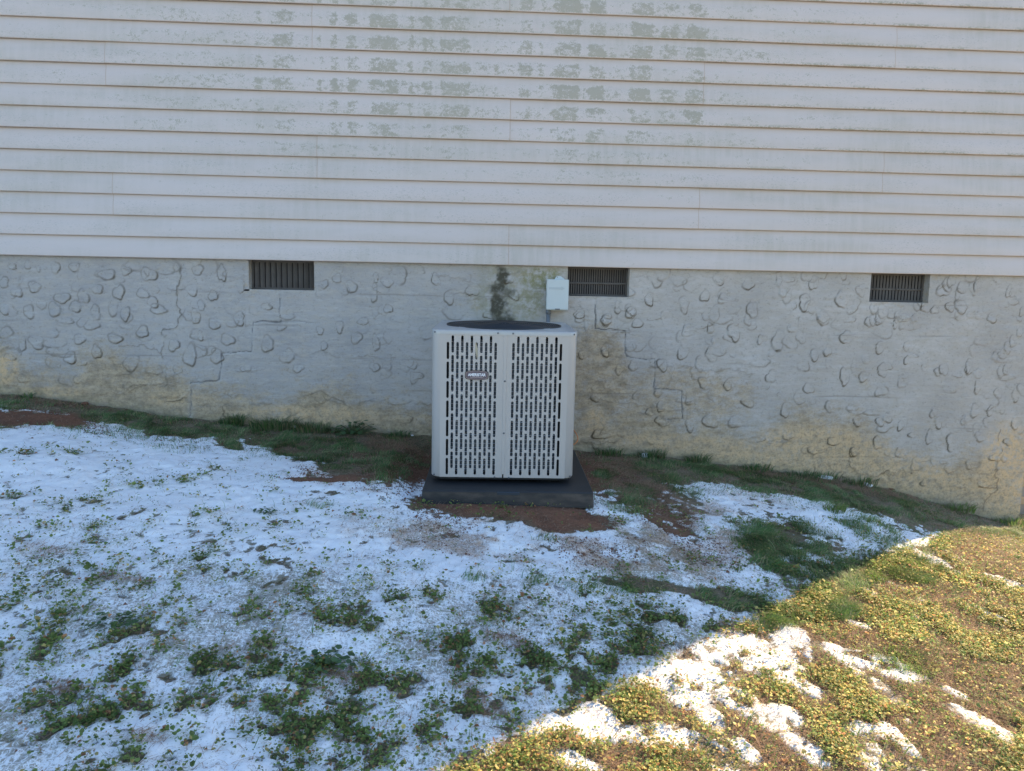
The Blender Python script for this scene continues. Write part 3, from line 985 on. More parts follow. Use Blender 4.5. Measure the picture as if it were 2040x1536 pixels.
def blob(u, v, ru, rv, heavy=-45, amp=1.0, ring=.3):
    c = wall_pt(u, v)
    rx, rz = ru / 312.0 * .95, rv / 312.0 * .95
    sl = win(c[0] - 2 * rx, c[0] + 2 * rx, c[2] - 2 * rz, c[2] + 2 * rz)
    if H[sl].size == 0: return
    dx = (GX[sl] - c[0]) / rx
    dz = (GZ[sl] - c[2]) / rz
    a0 = brng.uniform(-.5, .5)
    th = np.arctan2(dz, dx)
    w1, w2, w3 = brng.uniform(0, 6), brng.uniform(0, 6), brng.uniform(0, 6)
    rr = (np.sqrt(dx * dx + dz * dz) + .11 * fbm(GX[sl], GZ[sl], 26, 3, 51.)) / (1 + .13 * np.sin(2 * th + w1) + .10 * np.sin(3 * th + w2) + .05 * np.sin(5 * th + w3))
    hv = math.radians(heavy + brng.uniform(-25, 25))
    side = .5 + .5 * np.cos(th - hv)
    side = ring + (1 - ring) * side ** 1.3
    A = (.0045 + .003 * brng.random()) * amp
    H[sl] += A * side * sstep(1.10, .93, rr) * (1 - .35 * sstep(.9, .2, rr))
    e = np.exp(-((rr - 1.07) / .11) ** 2) * side * amp * sstep(-1.0, .35, fbm(GX[sl], GZ[sl], 16, 3, 23.))
    DIRT_SHADE[sl] = np.maximum(DIRT_SHADE[sl], np.clip(e * (.75 + .35 * brng.random()) * (1.4 if ring < .25 else 1.05), 0, 1))  # edge lines: grime plus the shadow side of each dab, painted dark


b1 = [(100,205,35,20),(225,190,25,35),(310,220,18,28),(450,215,40,42),(600,210,35,40),(860,270,60,45),(1015,240,35,40),(1195,270,55,52),(1590,235,40,40),(1785,260,30,65),(1935,360,35,50),(30,335,32,45),
      (135,410,38,42),(278,370,42,48),(500,460,60,40),(670,450,42,55),(787,390,38,38),(955,415,42,60),(1150,425,45,38),(1545,395,38,50),(40,555,28,45),(235,570,45,50),(440,550,48,52),(605,530,38,50),
      (770,575,35,55),(1010,590,38,52),(1230,490,38,45),(1275,550,65,35),(1715,440,32,45),(1620,520,25,40),(740,675,55,42),(55,735,52,45),(425,745,45,38),(180,820,28,65),(295,810,55,55),(1150,730,40,52),
      (925,785,52,40),(1575,610,35,55),(1725,670,42,42),(1925,625,42,50),(640,790,40,45),(1615,765,20,38),(1835,795,48,48),(1400,840,40,50),(1745,930,55,55),(780,895,35,55),(565,940,50,45),(80,935,42,28),
      (655,990,35,15),(1060,980,65,60),(1530,920,55,80),(1430,1040,35,35),(460,1010,25,15),(620,1120,30,30),(180,1110,40,30),(1250,1040,60,40)]
for a, b, c, d in b1: blob(a / 4.042, 480 + b / 4.042, c / 4.042, d / 4.042, -40, 1, .40)
b2 = [(1385,375,38,50),(1530,465,58,58),(1780,370,25,45),(1760,530,35,90),(670,665,48,38),(1905,690,50,35),(1210,910,32,45),(1410,870,42,52),(1580,985,52,65),(1250,1065,30,50),(680,1045,62,75),(880,1170,65,75),
      (820,880,45,30),(1780,1030,35,85),(1650,815,55,35),(1765,1280,50,50),(1250,440,45,45),(1890,420,55,50),(990,1290,60,40),(460,1290,50,35)]
for a, b, c, d in b2: blob(400 + a / 5.1, 480 + b / 5.1, c / 5.1, d / 5.1, -60, 1, .35)
b3 = [(40,275,40,60),(390,380,55,58),(170,450,50,60),(545,620,45,35),(750,250,50,70),(1430,610,55,40),(1690,660,55,50),(1920,590,50,55),(1840,300,40,40),(1500,700,30,70),(1680,960,45,60),(1450,1000,30,50),(800,430,45,50),(1990,700,60,40)]
for a, b, c, d in b3: blob(860 + a / 4.857, 500 + b / 4.857, c / 4.857, d / 4.857, -110, 1, .22)
b4 = [(50,115,35,30),(230,130,35,35),(390,70,35,45),(235,345,32,35),(235,565,28,25),(785,200,38,48),(935,180,25,40),(1095,210,42,60),(960,262,20,25),(1275,260,22,30),(1395,270,45,70),(750,350,42,40),(1490,180,30,35),
      (1700,115,42,48),(1855,245,40,48),(1730,335,28,40),(610,430,38,42),(320,460,28,38),(940,360,40,50),(1220,60,35,60),(900,555,45,42),(1055,565,25,48),(1345,510,40,40),(1600,590,35,38),(1845,510,30,65),(1975,510,38,35),
      (1190,680,40,45),(1440,740,32,45),(1755,715,48,42),(585,610,25,45),(430,640,20,30),(795,845,28,45),(615,810,50,40),(935,810,50,50),(1100,820,55,35),(1930,810,30,35),(200,900,65,40),(1910,1020,30,40),(1340,1170,35,35),
      (1175,1140,35,30),(1460,910,50,25),(1770,950,50,25),(1640,1010,60,25),(165,640,35,45)]
for a, b, c, d in b4: blob(1140 + a / 3.4, 600 + b / 3.4, c / 3.4, d / 3.4, -140, 1, .12)
b5 = [(120,85,35,35),(310,85,45,35),(485,120,30,45),(295,265,45,55),(480,350,40,50),(95,340,35,40),(590,200,35,30),(735,215,35,60),(915,260,40,80),(1165,215,50,40),(1020,85,25,30),(1290,390,65,30),(1095,450,60,50),
      (590,480,15,45),(700,600,45,35),(850,425,35,20),(1400,260,40,30),(1200,620,60,30)]
for a, b, c, d in b5: blob(1680 + a / 4.267, 820 + b / 4.267, c / 4.267, d / 4.267, -150, 1.1, .10)
b6 = [(570,490,22,35),(660,455,22,22),(740,465,20,28),(1090,480,25,35),(1170,545,28,25),(1130,400,20,30),(1520,550,25,18),(1765,500,28,30),(1820,420,18,28),(850,400,28,25),(980,380,15,30),(720,380,25,25),(1250,470,25,40),
      (1690,430,30,30),(1900,550,20,22),(1000,430,25,25),(420,470,20,25),(345,520,20,20)]
for a, b, c, d in b6: blob(1100 + a / 2.17, 380 + b / 2.17, c / 2.17, d / 2.17, -120, 1, .18)
for i in range(70):   # the rest of the right-hand wall and gaps
    u = brng.uniform(1200, 2040) if i > 50 else brng.uniform(1720, 2040); v = brng.uniform(560, 860)
    blob(u, v, brng.uniform(6, 11), brng.uniform(8, 15), -145, brng.uniform(.5, 1), .12)
for i in range(420):  # faint trowel dabs everywhere
    u = brng.uniform(-60, 2040); v = brng.uniform(525, 960)
    blob(u, v, brng.uniform(5, 22), brng.uniform(5, 16), brng.uniform(-170, -10), brng.uniform(.15, .6), .05)


JIT = .009


def polydist(P, off=0.0):
    """distance of each grid point in a window to a pixel polyline"""
    W = [wall_pt(a, b)[[0, 2]] for a, b in P]
    W = np.array(W)
    sl = win(W[:, 0].min() - .04, W[:, 0].max() + .04, W[:, 1].min() - .04, W[:, 1].max() + .04)
    jx = GX[sl] + JIT * fbm(GX[sl], GZ[sl], 15, 4, 12.)
    jz = GZ[sl] + JIT * fbm(GX[sl], GZ[sl], 15, 4, 15.)
    D = np.full(jx.shape, 9.0)
    for a, b in zip(W[:-1], W[1:]):
        ab = b - a
        tt = np.clip(((jx - a[0]) * ab[0] + (jz - a[1]) * ab[1]) / (ab @ ab), 0, 1)
        D = np.minimum(D, np.hypot(jx - a[0] - tt * ab[0], jz - a[1] - tt * ab[1]))
    return sl, D


for P, wd in (([(557, 578), (558, 640), (503, 641), (500, 700), (441, 702), (437, 757), (381, 763), (378, 832)], 1.0), ([(558, 640), (640, 643)], .5),
              ([(1187, 592), (1186, 655), (1245, 657), (1246, 702), (1257, 712), (1304, 716), (1303, 775), (1358, 778), (1359, 835)], 1.1), ([(1329, 835), (1359, 836)], .6)):
    sl, D = polydist(P)
    CRK[sl] = np.maximum(CRK[sl], wd * np.exp(-(D / (.0034 + .002 * fbm(GX[sl], GZ[sl], 20, 2, 17.))) ** 2) * sstep(-.9, .2, fbm(GX[sl], GZ[sl], 14, 3, 19.)))
    H[sl] -= .004 * np.exp(-(D / .005) ** 2)
    PALE[sl] = np.maximum(PALE[sl], .45 * np.exp(-(D / .022) ** 2) * sstep(-.6, .6, fbm(GX[sl], GZ[sl], 9, 3, 16.)))
JIT = .026
# rough ledges where one coat of parging ends over another
for P, amp in (([(350, 520), (362, 535), (358, 552), (355, 590), (356, 620), (352, 645), (330, 662)], 1.2), ([(328, 665), (327, 700), (329, 755), (318, 768), (258, 768), (240, 780), (228, 780)], .8),
               ([(378, 770), (360, 800), (340, 806), (318, 800)], 1.0), ([(500, 855 - 45), (560, 812), (640, 800), (700, 806)], .4), ([(230, 690), (280, 690), (310, 700), (328, 702)], .6),
               ([(720, 805), (760, 800), (800, 806), (860, 806)], .6), ([(1140, 878), (1200, 880), (1222, 873)], .8), ([(1200, 800), (1300, 812), (1360, 815)], .4),
               ([(1480, 870), (1560, 875), (1600, 862)], .7), ([(1690, 922), (1710, 940), (1745, 944), (1780, 940)], 1.0), ([(1640, 925), (1700, 950), (1760, 956)], .6),
               ([(1960, 1010), (1968, 990), (1985, 975), (1992, 900), (1995, 860)], .8), ([(1885, 968), (1940, 975), (1990, 968)], .6), ([(0, 700), (30, 690), (40, 705)], .5),
               ([(240, 760), (250, 782), (282, 770)], .6), ([(860, 545), (930, 562), (1000, 590)], .3), ([(900, 590), (985, 594)], .4), ([(1330, 730), (1420, 735), (1500, 745)], .4),
               ([(1100, 760), (1180, 790)], .4), ([(620, 700), (720, 712), (790, 716)], .4), ([(600, 790), (640, 782), (690, 800)], .8)):
    sl, D = polydist(P)
    H[sl] += .004 * amp * np.exp(-(D / .009) ** 2)
    DIRT_SHADE[sl] = np.maximum(DIRT_SHADE[sl], .8 * min(1, amp) * np.exp(-(D / .0048) ** 2) * sstep(-.8, .3, fbm(GX[sl], GZ[sl], 12, 3, 21.)))
# faint horizontal block courses telegraphing through
for zc in (-.20, -.405, -.61, -.815, -1.02, -1.225, -1.43):
    l = np.exp(-((GZ - zc + .004 * fbm(GX, GZ, 6, 2, 33.)) / .004) ** 2) * sstep(.1, .8, fbm(GX * .5, GZ * 3, 4, 3, zc * 50))
    H -= .0012 * l
    DIRT_SHADE = np.maximum(DIRT_SHADE, .40 * l)
above = GZ - hwall(GX)
UU, VV = project(GX, 0 * GX, GZ)
left = sstep(900, 1200, UU)
nb = fbm(GX, GZ, 3, 4, 66.)
TAN = sstep(.50 + .18 * left, .04, above + .17 * nb) * (.9 + .1 * left)
TAN = np.maximum(TAN, ell(UU, VV, 1190, 750, 70, 110) * .8)
TAN = np.maximum(TAN, ell(UU, VV, 1340, 790, 180, 60) * .6)
TAN = np.maximum(TAN, .55 * sstep(1950, 2030, UU) * sstep(780, 900, VV))
TAN = np.maximum(TAN, .35 * sstep(.35, 1.0, nb))
OCH = np.maximum.reduce([ell(UU, VV, 10, 735, 26, 30) * .9, ell(UU, VV, 600, 830, 150, 22) * .7, ell(UU, VV, 1450, 895, 260, 22, 6) * .6, ell(UU, VV, 1640, 890, 130, 40, 6) * .8, ell(UU, VV, 1560, 920, 160, 18, 6) * .8,
                         ell(UU, VV, 1185, 840, 24, 26) * .8, ell(UU, VV, 1760, 920, 120, 30, 8) * .6, ell(UU, VV, 2010, 960, 60, 110) * .95, ell(UU, VV, 1800, 950, 190, 34, 9) * .8, ell(UU, VV, 110, 780, 60, 10) * .6, ell(UU, VV, 350, 795, 60, 14) * .5])
ALG = np.maximum.reduce([ell(UU, VV, 1080, 555, 50, 26) * .9, ell(UU, VV, 1060, 590, 30, 45) * .7, ell(UU, VV, 990, 545, 40, 60) * .3, ell(UU, VV, 1010, 600, 70, 50) * .5, ell(UU, VV, 1030, 545, 60, 16) * .5,
                         sstep(.08, .0, above) * .3])
uw = UU + 11 * fbm(GX, GZ, 16, 4, 140.)
WET = np.maximum.reduce([ell(uw, VV, 998, 553, 12, 24, 0, .4), ell(uw, VV, 992, 574, 19, 12, 0, .45), ell(uw, VV, 996, 612, 15, 34, 0, .4), ell(uw, VV, 1012, 582, 13, 9, 50, .5) * .7, ell(uw, VV, 998, 640, 20, 14, 0, .5)])
Hc = np.clip(H, -.01, .02)
V = np.stack([GX.ravel(), -Hc.ravel(), GZ.ravel()], 1)
q = grid_quads(len(xs), len(zs))
cxq = V[q[:, 0], 0] + st / 2
czq = V[q[:, 0], 2] + st / 2
keep = czq > hwall(cxq) - .10
for x0, x1, z0 in VENTS:
    keep &= ~((cxq > x0) & (cxq < x1) & (czq > z0))
q = q[keep]
used = np.zeros(len(V), bool); used[q.ravel()] = True
remap = np.cumsum(used) - 1
fl = lambda a: a.ravel()[used]
me = npmesh('parging', V[used], remap[q], {'dirt': fl(DIRT_SHADE), 'crack': fl(CRK), 'pale': fl(PALE), 'tan': fl(TAN), 'ochre': fl(OCH), 'algae': fl(ALG), 'wet': fl(WET)})
hpart('foundation_wall', me, M_stucco)
# return wall round the corner, core of the wall, jambs of the vent openings
def core(nm, *b):
    mb = MB()
    mb.box(*b)
    me = mb.mesh(nm)
    for nme in ('dirt', 'crack', 'pale', 'ochre', 'algae', 'wet'):
        me.attributes.new(nme, 'FLOAT', 'POINT')
    at = me.attributes.new('tan', 'FLOAT', 'POINT'); at.data.foreach_set('value', [.35] * len(me.vertices))
    hpart(nm, me, M_stucco)


core('side_wall', X_CORNER - .20, X_CORNER, .0125, 8.0, -2.3, .03)
core('wall_extension', -9.0, -1.9, -.004, .2, -1.9, .03)
for x0, x1, z0 in VENTS:
    core('vent_jamb', x0 - .05, x0 + .002, .002, .11, z0 - .01, .02)
    core('vent_jamb', x1 - .002, x1 + .05, .002, .11, z0 - .01, .02)
    core('vent_sill', x0 - .05, x1 + .05, .002, .11, z0 - .05, z0 + .001)

# --- vents: each a part with its slats as sub-parts
def vent(i, x0, x1, z0):
    mb = MB()
    d = .062
    f = .010
    mb.box(x0 + .003, x1 - .003, d + .030, d + .034, z0 + .002, .015)
    o = hpart('foundation_vent', mb.mesh('vent_back'), M_ventback)
    o['label'] = ('vent with wide slats left of the unit', 'vent with narrow slats beside the grey electrical box', 'vent with narrow slats near the right end')[i]
    mb = MB()
    mb.box(x0 + .004, x1 - .004, d, d + .028, z0 + .003, z0 + .003 + f)
    mb.box(x0 + .004, x1 - .004, d, d + .028, -.012, .012)
    mb.box(x0 + .004, x0 + .004 + f, d + .001, d + .027, z0 + f, -.012)
    mb.box(x1 - .004 - f, x1 - .004, d + .001, d + .027, z0 + f, -.012)
    if i > 0:
        zm = (z0 - .01) / 2 - .004
        mb.box(x0 + f, x1 - f, d + .004, d + .020, zm - .006, zm + .006)
        for k in range(3):
            xx = x0 + .06 + k * .15
            mb.bbox(xx, xx + .035, d - .002, d + .012, zm - .004, zm + .004, .001)
    me = mb.mesh('vent_frame')
    me.transform(Matrix.Translation(tuple(-HO)))
    link('frame', me, M_vent, o)
    n = (11, 25, 17)[i]
    w = (x1 - x0 - .03) / n
    mb = MB()
    h0, h1 = z0 + .012, -.012
    tk = .0016 if i else .002
    wd = w * (.86 if i == 0 else .62)
    mb.box(-wd / 2, wd / 2, -tk, tk, h0, h1)
    sm = mb.mesh('vent_slat')
    for k in range(n):
        s = link('slat', sm, M_vent, o)
        xx = x0 + .015 + (k + .5) * w
        s.location = (xx - HO[0], d + .012 - HO[1], -HO[2])
        s.rotation_euler = (0, 0, (.62, .35, -.35)[i] + random.uniform(-.06, .06))
    return o


for i, (a, b, c) in enumerate(VENTS): vent(i, a, b, c)

# --- siding: two-course panels, each its own piece
P = .127
prof = [(0.0, -.0195), (.0015, -.0285), (.004, -.0300), (.008, -.0302), (.035, -.0292), (.062, -.0268), (.085, -.0215), (.105, -.0172), (P + .002, -.0150)]


def panel(m, x0, x1, off):
    vs, fs, und = [], [], []
    nseg = max(1, int((x1 - x0) / .30))
    X = [x0, x0 + .004] + [x0 + (x1 - x0) * i / nseg for i in range(1, nseg)] + [x1 - .004, x1]
    nseg += 2
    for c in range(2):
        b = len(vs)
        for k, (dz, yy) in enumerate(prof):
            for i, xv in enumerate(X):
                wv = .0012 * math.sin(xv * 2.1 + (2 * m + c) * 1.7) * (1 if k < 6 else .3) + off
                vs.append((xv, yy - wv, (2 * m + c) * P + dz + .0012 * math.sin(xv * 1.3 + m * 2.0 + c)))
                und.append(1.25 if (i in (0, nseg) and off) else 1.0 if k == 0 else (.55 if k == 1 else (.10 if k == 2 else (.35 if k == 8 else 0))))  # panel ends darkened to draw the seam shadow
        w = len(X)
        for k in range(len(prof) - 1):
            for i in range(nseg):
                fs.append((b + k * w + i, b + k * w + i + 1, b + (k + 1) * w + i + 1, b + (k + 1) * w + i))
        # end thickness
        for xe, idx in ((x0, 0), (x1, nseg)):
            e = len(vs)
            for k, (dz, yy) in enumerate(prof):
                p = vs[b + k * w + idx]
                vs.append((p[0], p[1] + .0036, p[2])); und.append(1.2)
            for k in range(len(prof) - 1):
                fs.append((b + k * w + idx, b + (k + 1) * w + idx, e + k + 1, e + k))
    me = pymesh('siding_panel', vs, fs)
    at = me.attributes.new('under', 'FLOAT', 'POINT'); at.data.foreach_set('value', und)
    me.polygons.foreach_set('use_smooth', [True] * len(me.polygons))
    set_sharp(me, 40)
    return me


seams = {0: [1008], 1: [225, 1388], 2: [631, 1757], 3: [1011], 4: [209, 1399], 5: [621, 1784], 6: [1010]}
SX = {}
for m in range(13):
    if m in seams:
        vrow = {0: 490, 1: 410, 2: 320, 3: 240, 4: 130, 5: 50, 6: 10}[m]
        s = [float(wall_pt(u_, vrow, -.03)[0]) for u_ in seams[m]]
    else:
        s = [SX[m - 4][0] + .02, SX[m - 4][0] + 3.64]
    s = sorted(s)
    while s[0] > -6: s.insert(0, s[0] - 3.62)
    while s[-1] < X_CORNER - .3: s.append(s[-1] + 3.62)
    SX[m] = [q_ for q_ in s if -9 < q_ < X_CORNER - .02][-4:]
    ed = [-7.0] + SX[m] + [X_CORNER + .004]
    for k in range(len(ed) - 1):
        if ed[k + 1] < -2.9 and m > 1: continue
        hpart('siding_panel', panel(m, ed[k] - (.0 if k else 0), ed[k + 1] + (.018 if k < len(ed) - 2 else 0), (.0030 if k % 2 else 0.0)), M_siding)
ZTOP = 26 * P
mb = MB(); mb.box(X_CORNER - .02, X_CORNER + .012, -.034, -.003, -.002, ZTOP)
mb.box(X_CORNER + .0005, X_CORNER + .012, -.003, .06, -.002, ZTOP)
mb.box(X_CORNER - .03, X_CORNER, .06, 8.0, .0, ZTOP)
hpart('corner_trim', mb.mesh('corner_trim'), M_trim)
mb = MB(); mb.box(-7.0, X_CORNER - .03, .004, .16, .0301, ZTOP); mb.box(-7.0, X_CORNER, 7.8, 8.0, -1.2, ZTOP); mb.box(-7.2, -7.0, 0, 8.0, -2.0, ZTOP)
hpart('wall_framing', mb.mesh('wall_framing'), M_trim)
# roof with eaves
mb = MB()
e0, e1, zr = -.40, 8.4, ZTOP + 1.75
mb.add([(-7.4, e0, ZTOP + .0), (X_CORNER + .25, e0, ZTOP), (X_CORNER + .25, 4.0, zr), (-7.4, 4.0, zr), (-7.4, e1, ZTOP), (X_CORNER + .25, e1, ZTOP),
        (-7.4, e0, ZTOP + .14), (X_CORNER + .25, e0, ZTOP + .14), (X_CORNER + .25, 4.0, zr + .14), (-7.4, 4.0, zr + .14), (-7.4, e1, ZTOP + .14), (X_CORNER + .25, e1, ZTOP + .14)],
       [(0, 1, 2, 3), (3, 2, 5, 4), (6, 9, 8, 7), (9, 10, 11, 8), (0, 6, 7, 1), (4, 5, 11, 10), (1, 7, 8, 2), (2, 8, 11, 5), (0, 3, 9, 6), (3, 4, 10, 9)])
hpart('roof', mb.mesh('roof'), M_roof)
mb = MB(); mb.box(-7.1, X_CORNER + .02, -.38, .16, ZTOP + .002, ZTOP + .02)
hpart('soffit', mb.mesh('soffit'), M_trim)
mb = MB(); mb.add([(X_CORNER - .01, .0, ZTOP), (X_CORNER - .01, 8, ZTOP), (X_CORNER - .01, 4, zr)], [(0, 1, 2)])
hpart('gable', mb.mesh('gable'), M_trim)

# --- low masonry pier just past the corner
pier = empty('block_pier', (5.66, .46, -1.86))
tag(pier, 'tan masonry pier just visible past the right-hand house corner', 'pier')
mb = MB(); mb.box(-.175, .175, -.085, .085, -.2, .69)
mb.build('core', M_mortar, pier)
br = MB(); br.bbox(-.096, .096, -.014, .045, -.028, .028, .004)
brm = br.mesh('brick')
for kz in range(11):
    for kx in (-1, 0, 1):
        xo = kx * .205 + (.1 if kz % 2 else 0) - .05
        if abs(xo) > .17: continue
        b = link('brick', brm, M_brick, pier)
        b.location = (xo, -.085 + .0, .03 + kz * .067)
        b.scale = (min(1.0, (.19 - abs(xo)) / .096), 1, 1)

# ================================================================== AIR CONDITIONER
AW, AD, AH = .367, .369, .7707
ac = empty('air_conditioner', (1.8665, -.6544, -.3359 - AH), -.0212)
tag(ac, 'light grey outdoor air conditioner with slotted sides standing on a black pad', 'air conditioner')
RC = .045
NSL, NC = 7, 11
PX, PZ, SA, SB = .024, .0995, .0063, .0435


def slotted(xc0, xl, xr, hi_first, zt, zb):
    """sheet in the x-z plane with staggered slots; returns mesh at y = 0, thickness 2.5 mm"""
    vs, fs = [], []
    T = .0025

    def rect(x0, x1, z0, z1):
        if x1 - x0 < 1e-5 or z1 - z0 < 1e-5: return
        b = len(vs)
        vs.extend([(x0, 0, z0), (x1, 0, z0), (x1, 0, z1), (x0, 0, z1)])
        fs.append((b, b + 1, b + 2, b + 3))
    first = xc0 - PX / 2
    last = xc0 + (NC - .5) * PX
    rect(xl, first, zb, zt)
    rect(last, xr, zb, zt)
    na = 8
    for c in range(NC):
        xc = xc0 + c * PX
        hi = (c % 2 == 1)
        top = -.028 if hi else -.0615
        zcs = [AH + top - SB - k * PZ for k in range(NSL)]
        rect(xc - PX / 2, xc + PX / 2, zcs[0] + PZ / 2 if zcs[0] + PZ / 2 < zt else zt, zt)
        rect(xc - PX / 2, xc + PX / 2, zb, zcs[-1] - PZ / 2)
        for zc in zcs:
            hh = PZ / 2
            hu = min(hh, zt - zc)
            b = len(vs)
            ring = []
            for k in range(2 * (na + 1)):
                if k <= na:
                    th = math.pi * k / na
                    ix, iz = SA * math.cos(th), (SB - SA) + SA * math.sin(th)
                    ox = max(-1, min(1, 1.4143 * math.cos(th))) * PX / 2
                    oz = (SB - SA) + min(1, 1.4143 * math.sin(th)) * (hu - (SB - SA))
                else:
                    th = math.pi * (k - na - 1) / na + math.pi
                    ix, iz = SA * math.cos(th), -(SB - SA) + SA * math.sin(th)
                    ox = max(-1, min(1, 1.4143 * math.cos(th))) * PX / 2
                    oz = -(SB - SA) + max(-1, 1.4143 * math.sin(th)) * (hh - (SB - SA))
                ring.append(((xc + ox, 0, zc + oz), (xc + ix, 0, zc + iz), (xc + ix, T, zc + iz)))
            N = len(ring)
            for p in ring: vs.extend(p)
            for k in range(N):
                k2 = (k + 1) % N
                fs.append((b + 3 * k, b + 3 * k2, b + 3 * k2 + 1, b + 3 * k + 1))
                fs.append((b + 3 * k + 1, b + 3 * k2 + 1, b + 3 * k2 + 2, b + 3 * k + 2))
    me = pymesh('slotted_panel', vs, fs)
    return me


FX = AW - RC
pl = slotted(-.285, -FX, -.0005, False, AH - .003, .012)
pr_ = slotted(.045, .0065, FX, False, AH - .003, .012)
for me_ in (pl, pr_):
    bm = bmesh.new(); bm.from_mesh(me_)
    bmesh.ops.remove_doubles(bm, verts=bm.verts, dist=.00005)
    for f in bm.faces:
        pass
    bmesh.ops.recalc_face_normals(bm, faces=bm.faces)
    bm.to_mesh(me_); bm.free()
for k in range(4):
    a = k * math.pi / 2
    for me_ in (pl, pr_):
        o = link('slotted_panel', me_, M_casing, ac)
        dd = AD if k % 2 == 0 else AW
        o.rotation_euler = (0, 0, a)
        o.location = (dd * math.sin(a), -dd * math.cos(a), 0)
# rounded corner posts
for sx in (-1, 1):
    for sy in (-1, 1):
        mb = MB()
        n = 10
        pts = []
        for k in range(n + 1):
            th = math.pi / 2 * k / n
            pts.append((sx * (AW - RC + RC * math.sin(th)), sy * (AD - RC + RC * math.cos(th))))
        rows = [(.012 + .010, 0), (.012 + .003, -.0015), (.012, -.006)]
        vs = []
        for (x_, y_) in pts: vs.append((x_, y_, AH - .003))
        for (x_, y_) in pts: vs.append((x_, y_, .02))
        for (x_, y_) in pts: vs.append((x_ - sx * .004, y_ - sy * .004, .012))
        fs = []
        for rr_ in range(2):
            for k in range(n):
                fs.append((rr_ * (n + 1) + k, rr_ * (n + 1) + k + 1, (rr_ + 1) * (n + 1) + k + 1, (rr_ + 1) * (n + 1) + k))
        mb.add(vs, fs)
        mb.build('corner_post', M_casing, ac, True)
# raised seam strips, middle of each face
for k in range(4):
    mb = MB()
    mb.bbox(-.0035, .0115, -.0025, .003, .030, AH - .024, .0008)
    o = mb.build('seam_strip', M_casing, ac)
    a = k * math.pi / 2
    dd = AD if k % 2 == 0 else AW
    o.rotation_euler = (0, 0, a)
    o.location = (dd * math.sin(a), -dd * math.cos(a), 0)


def rsq(hx, hy, r, n=24):
    pts = []
    for (cx_, cy_, a0) in ((hx - r, hy - r, 0), (-hx + r, hy - r, 90), (-hx + r, -hy + r, 180), (hx - r, -hy + r, 270)):
        for k in range(n + 1):
            a = math.radians(a0 + 90 * k / n)
            pts.append((cx_ + r * math.cos(a), cy_ + r * math.sin(a)))
    return pts


# top cover with round opening
mb = MB()
RF = .3121
outer = rsq(AW + .002, AD + .002, RC + .002)
N = len(outer)
vs = []
lev = [(1.0, -.024, .0), (1.0, -.004, 0), (1.0, -.0012, .0012), (1.0, 0, .004)]
ol = [rsq(AW + .0025 - d, AD + .0025 - d, RC + .0025 - d * .5) for (_, z_, d) in lev]
for (l_, (_, z_, d)) in zip(ol, lev):
    vs += [(a, b, AH + z_) for a, b in l_]
# inner circle aligned by angle
def circ(pts, R): return [(R * a / math.hypot(a, b), R * b / math.hypot(a, b)) for a, b in pts]
mid = [((a * .5 + c * .5), (b * .5 + d * .5)) for (a, b), (c, d) in zip(ol[-1], circ(ol[-1], RF + .010))]
vs += [(a, b, AH + .0012) for a, b in mid]
vs += [(a, b, AH + .003) for a, b in circ(ol[-1], RF + .010)]
vs += [(a, b, AH + .005) for a, b in circ(ol[-1], RF + .003)]
vs += [(a, b, AH + .001) for a, b in circ(ol[-1], RF)]
vs += [(a, b, AH - .05) for a, b in circ(ol[-1], RF)]
fs = []
for l_ in range(8):
    for k in range(N):
        k2 = (k + 1) % N
        fs.append((l_ * N + k, l_ * N + k2, (l_ + 1) * N + k2, (l_ + 1) * N + k))
mb.add(vs, fs)
mb.build('top_cover', M_cover, ac, auto=50)
# fan guard: concentric wires
mb = MB()
def ringw(R, z, r, n=72, m=5):
    b = len(mb.v)
    for i in range(n):
        a = 2 * math.pi * i / n
        for j in range(m):
            q_ = 2 * math.pi * j / m
            mb.v.append(((R + r * math.cos(q_)) * math.cos(a), (R + r * math.cos(q_)) * math.sin(a), z + r * math.sin(q_)))
    for i in range(n):
        for j in range(m):
            mb.f.append((b + i * m + j, b + ((i + 1) % n) * m + j, b + ((i + 1) % n) * m + (j + 1) % m, b + i * m + (j + 1) % m))
def gdome(R): return AH + .007 + .006 * (1 - (R / RF) ** 2)
k = 0
Rr = .032
while Rr < RF - .004:
    ringw(Rr, gdome(Rr), .0019)
    Rr += .0105
ringw(RF + .001, AH + .005, .0035)
for i in range(12):
    a = 2 * math.pi * i / 12
    mb.tube([((RF - .001) * f_ * math.cos(a), (RF - .001) * f_ * math.sin(a), gdome(RF * f_) - .003) for f_ in (.09, .4, .7, 1.0)], .0026, 5)
mb.build('fan_guard', M_guard, ac, True)
mb = MB(); mb.tube([(0, 0, AH - .16), (0, 0, AH - .004), (0, 0, AH + .006)], [.075, .075, .06], 24)
mb.build('fan_motor', M_black, ac)
# blades
mb = MB()
for i in range(3):
    a = 2 * math.pi * i / 3 + .4
    vs = []
    for rr_, w_ in ((.06, .07), (.18, .14), (.29, .17)):
        for s_ in (-1, 1):
            vs.append((rr_, s_ * w_ / 2, AH - .07 + s_ * .02))
    vs = [(x_ * math.cos(a) - y_ * math.sin(a), x_ * math.sin(a) + y_ * math.cos(a), z_) for x_, y_, z_ in vs]
    mb.add(vs, [(0, 1, 3, 2), (2, 3, 5, 4)])
mb.build('fan_blades', M_fan, ac)
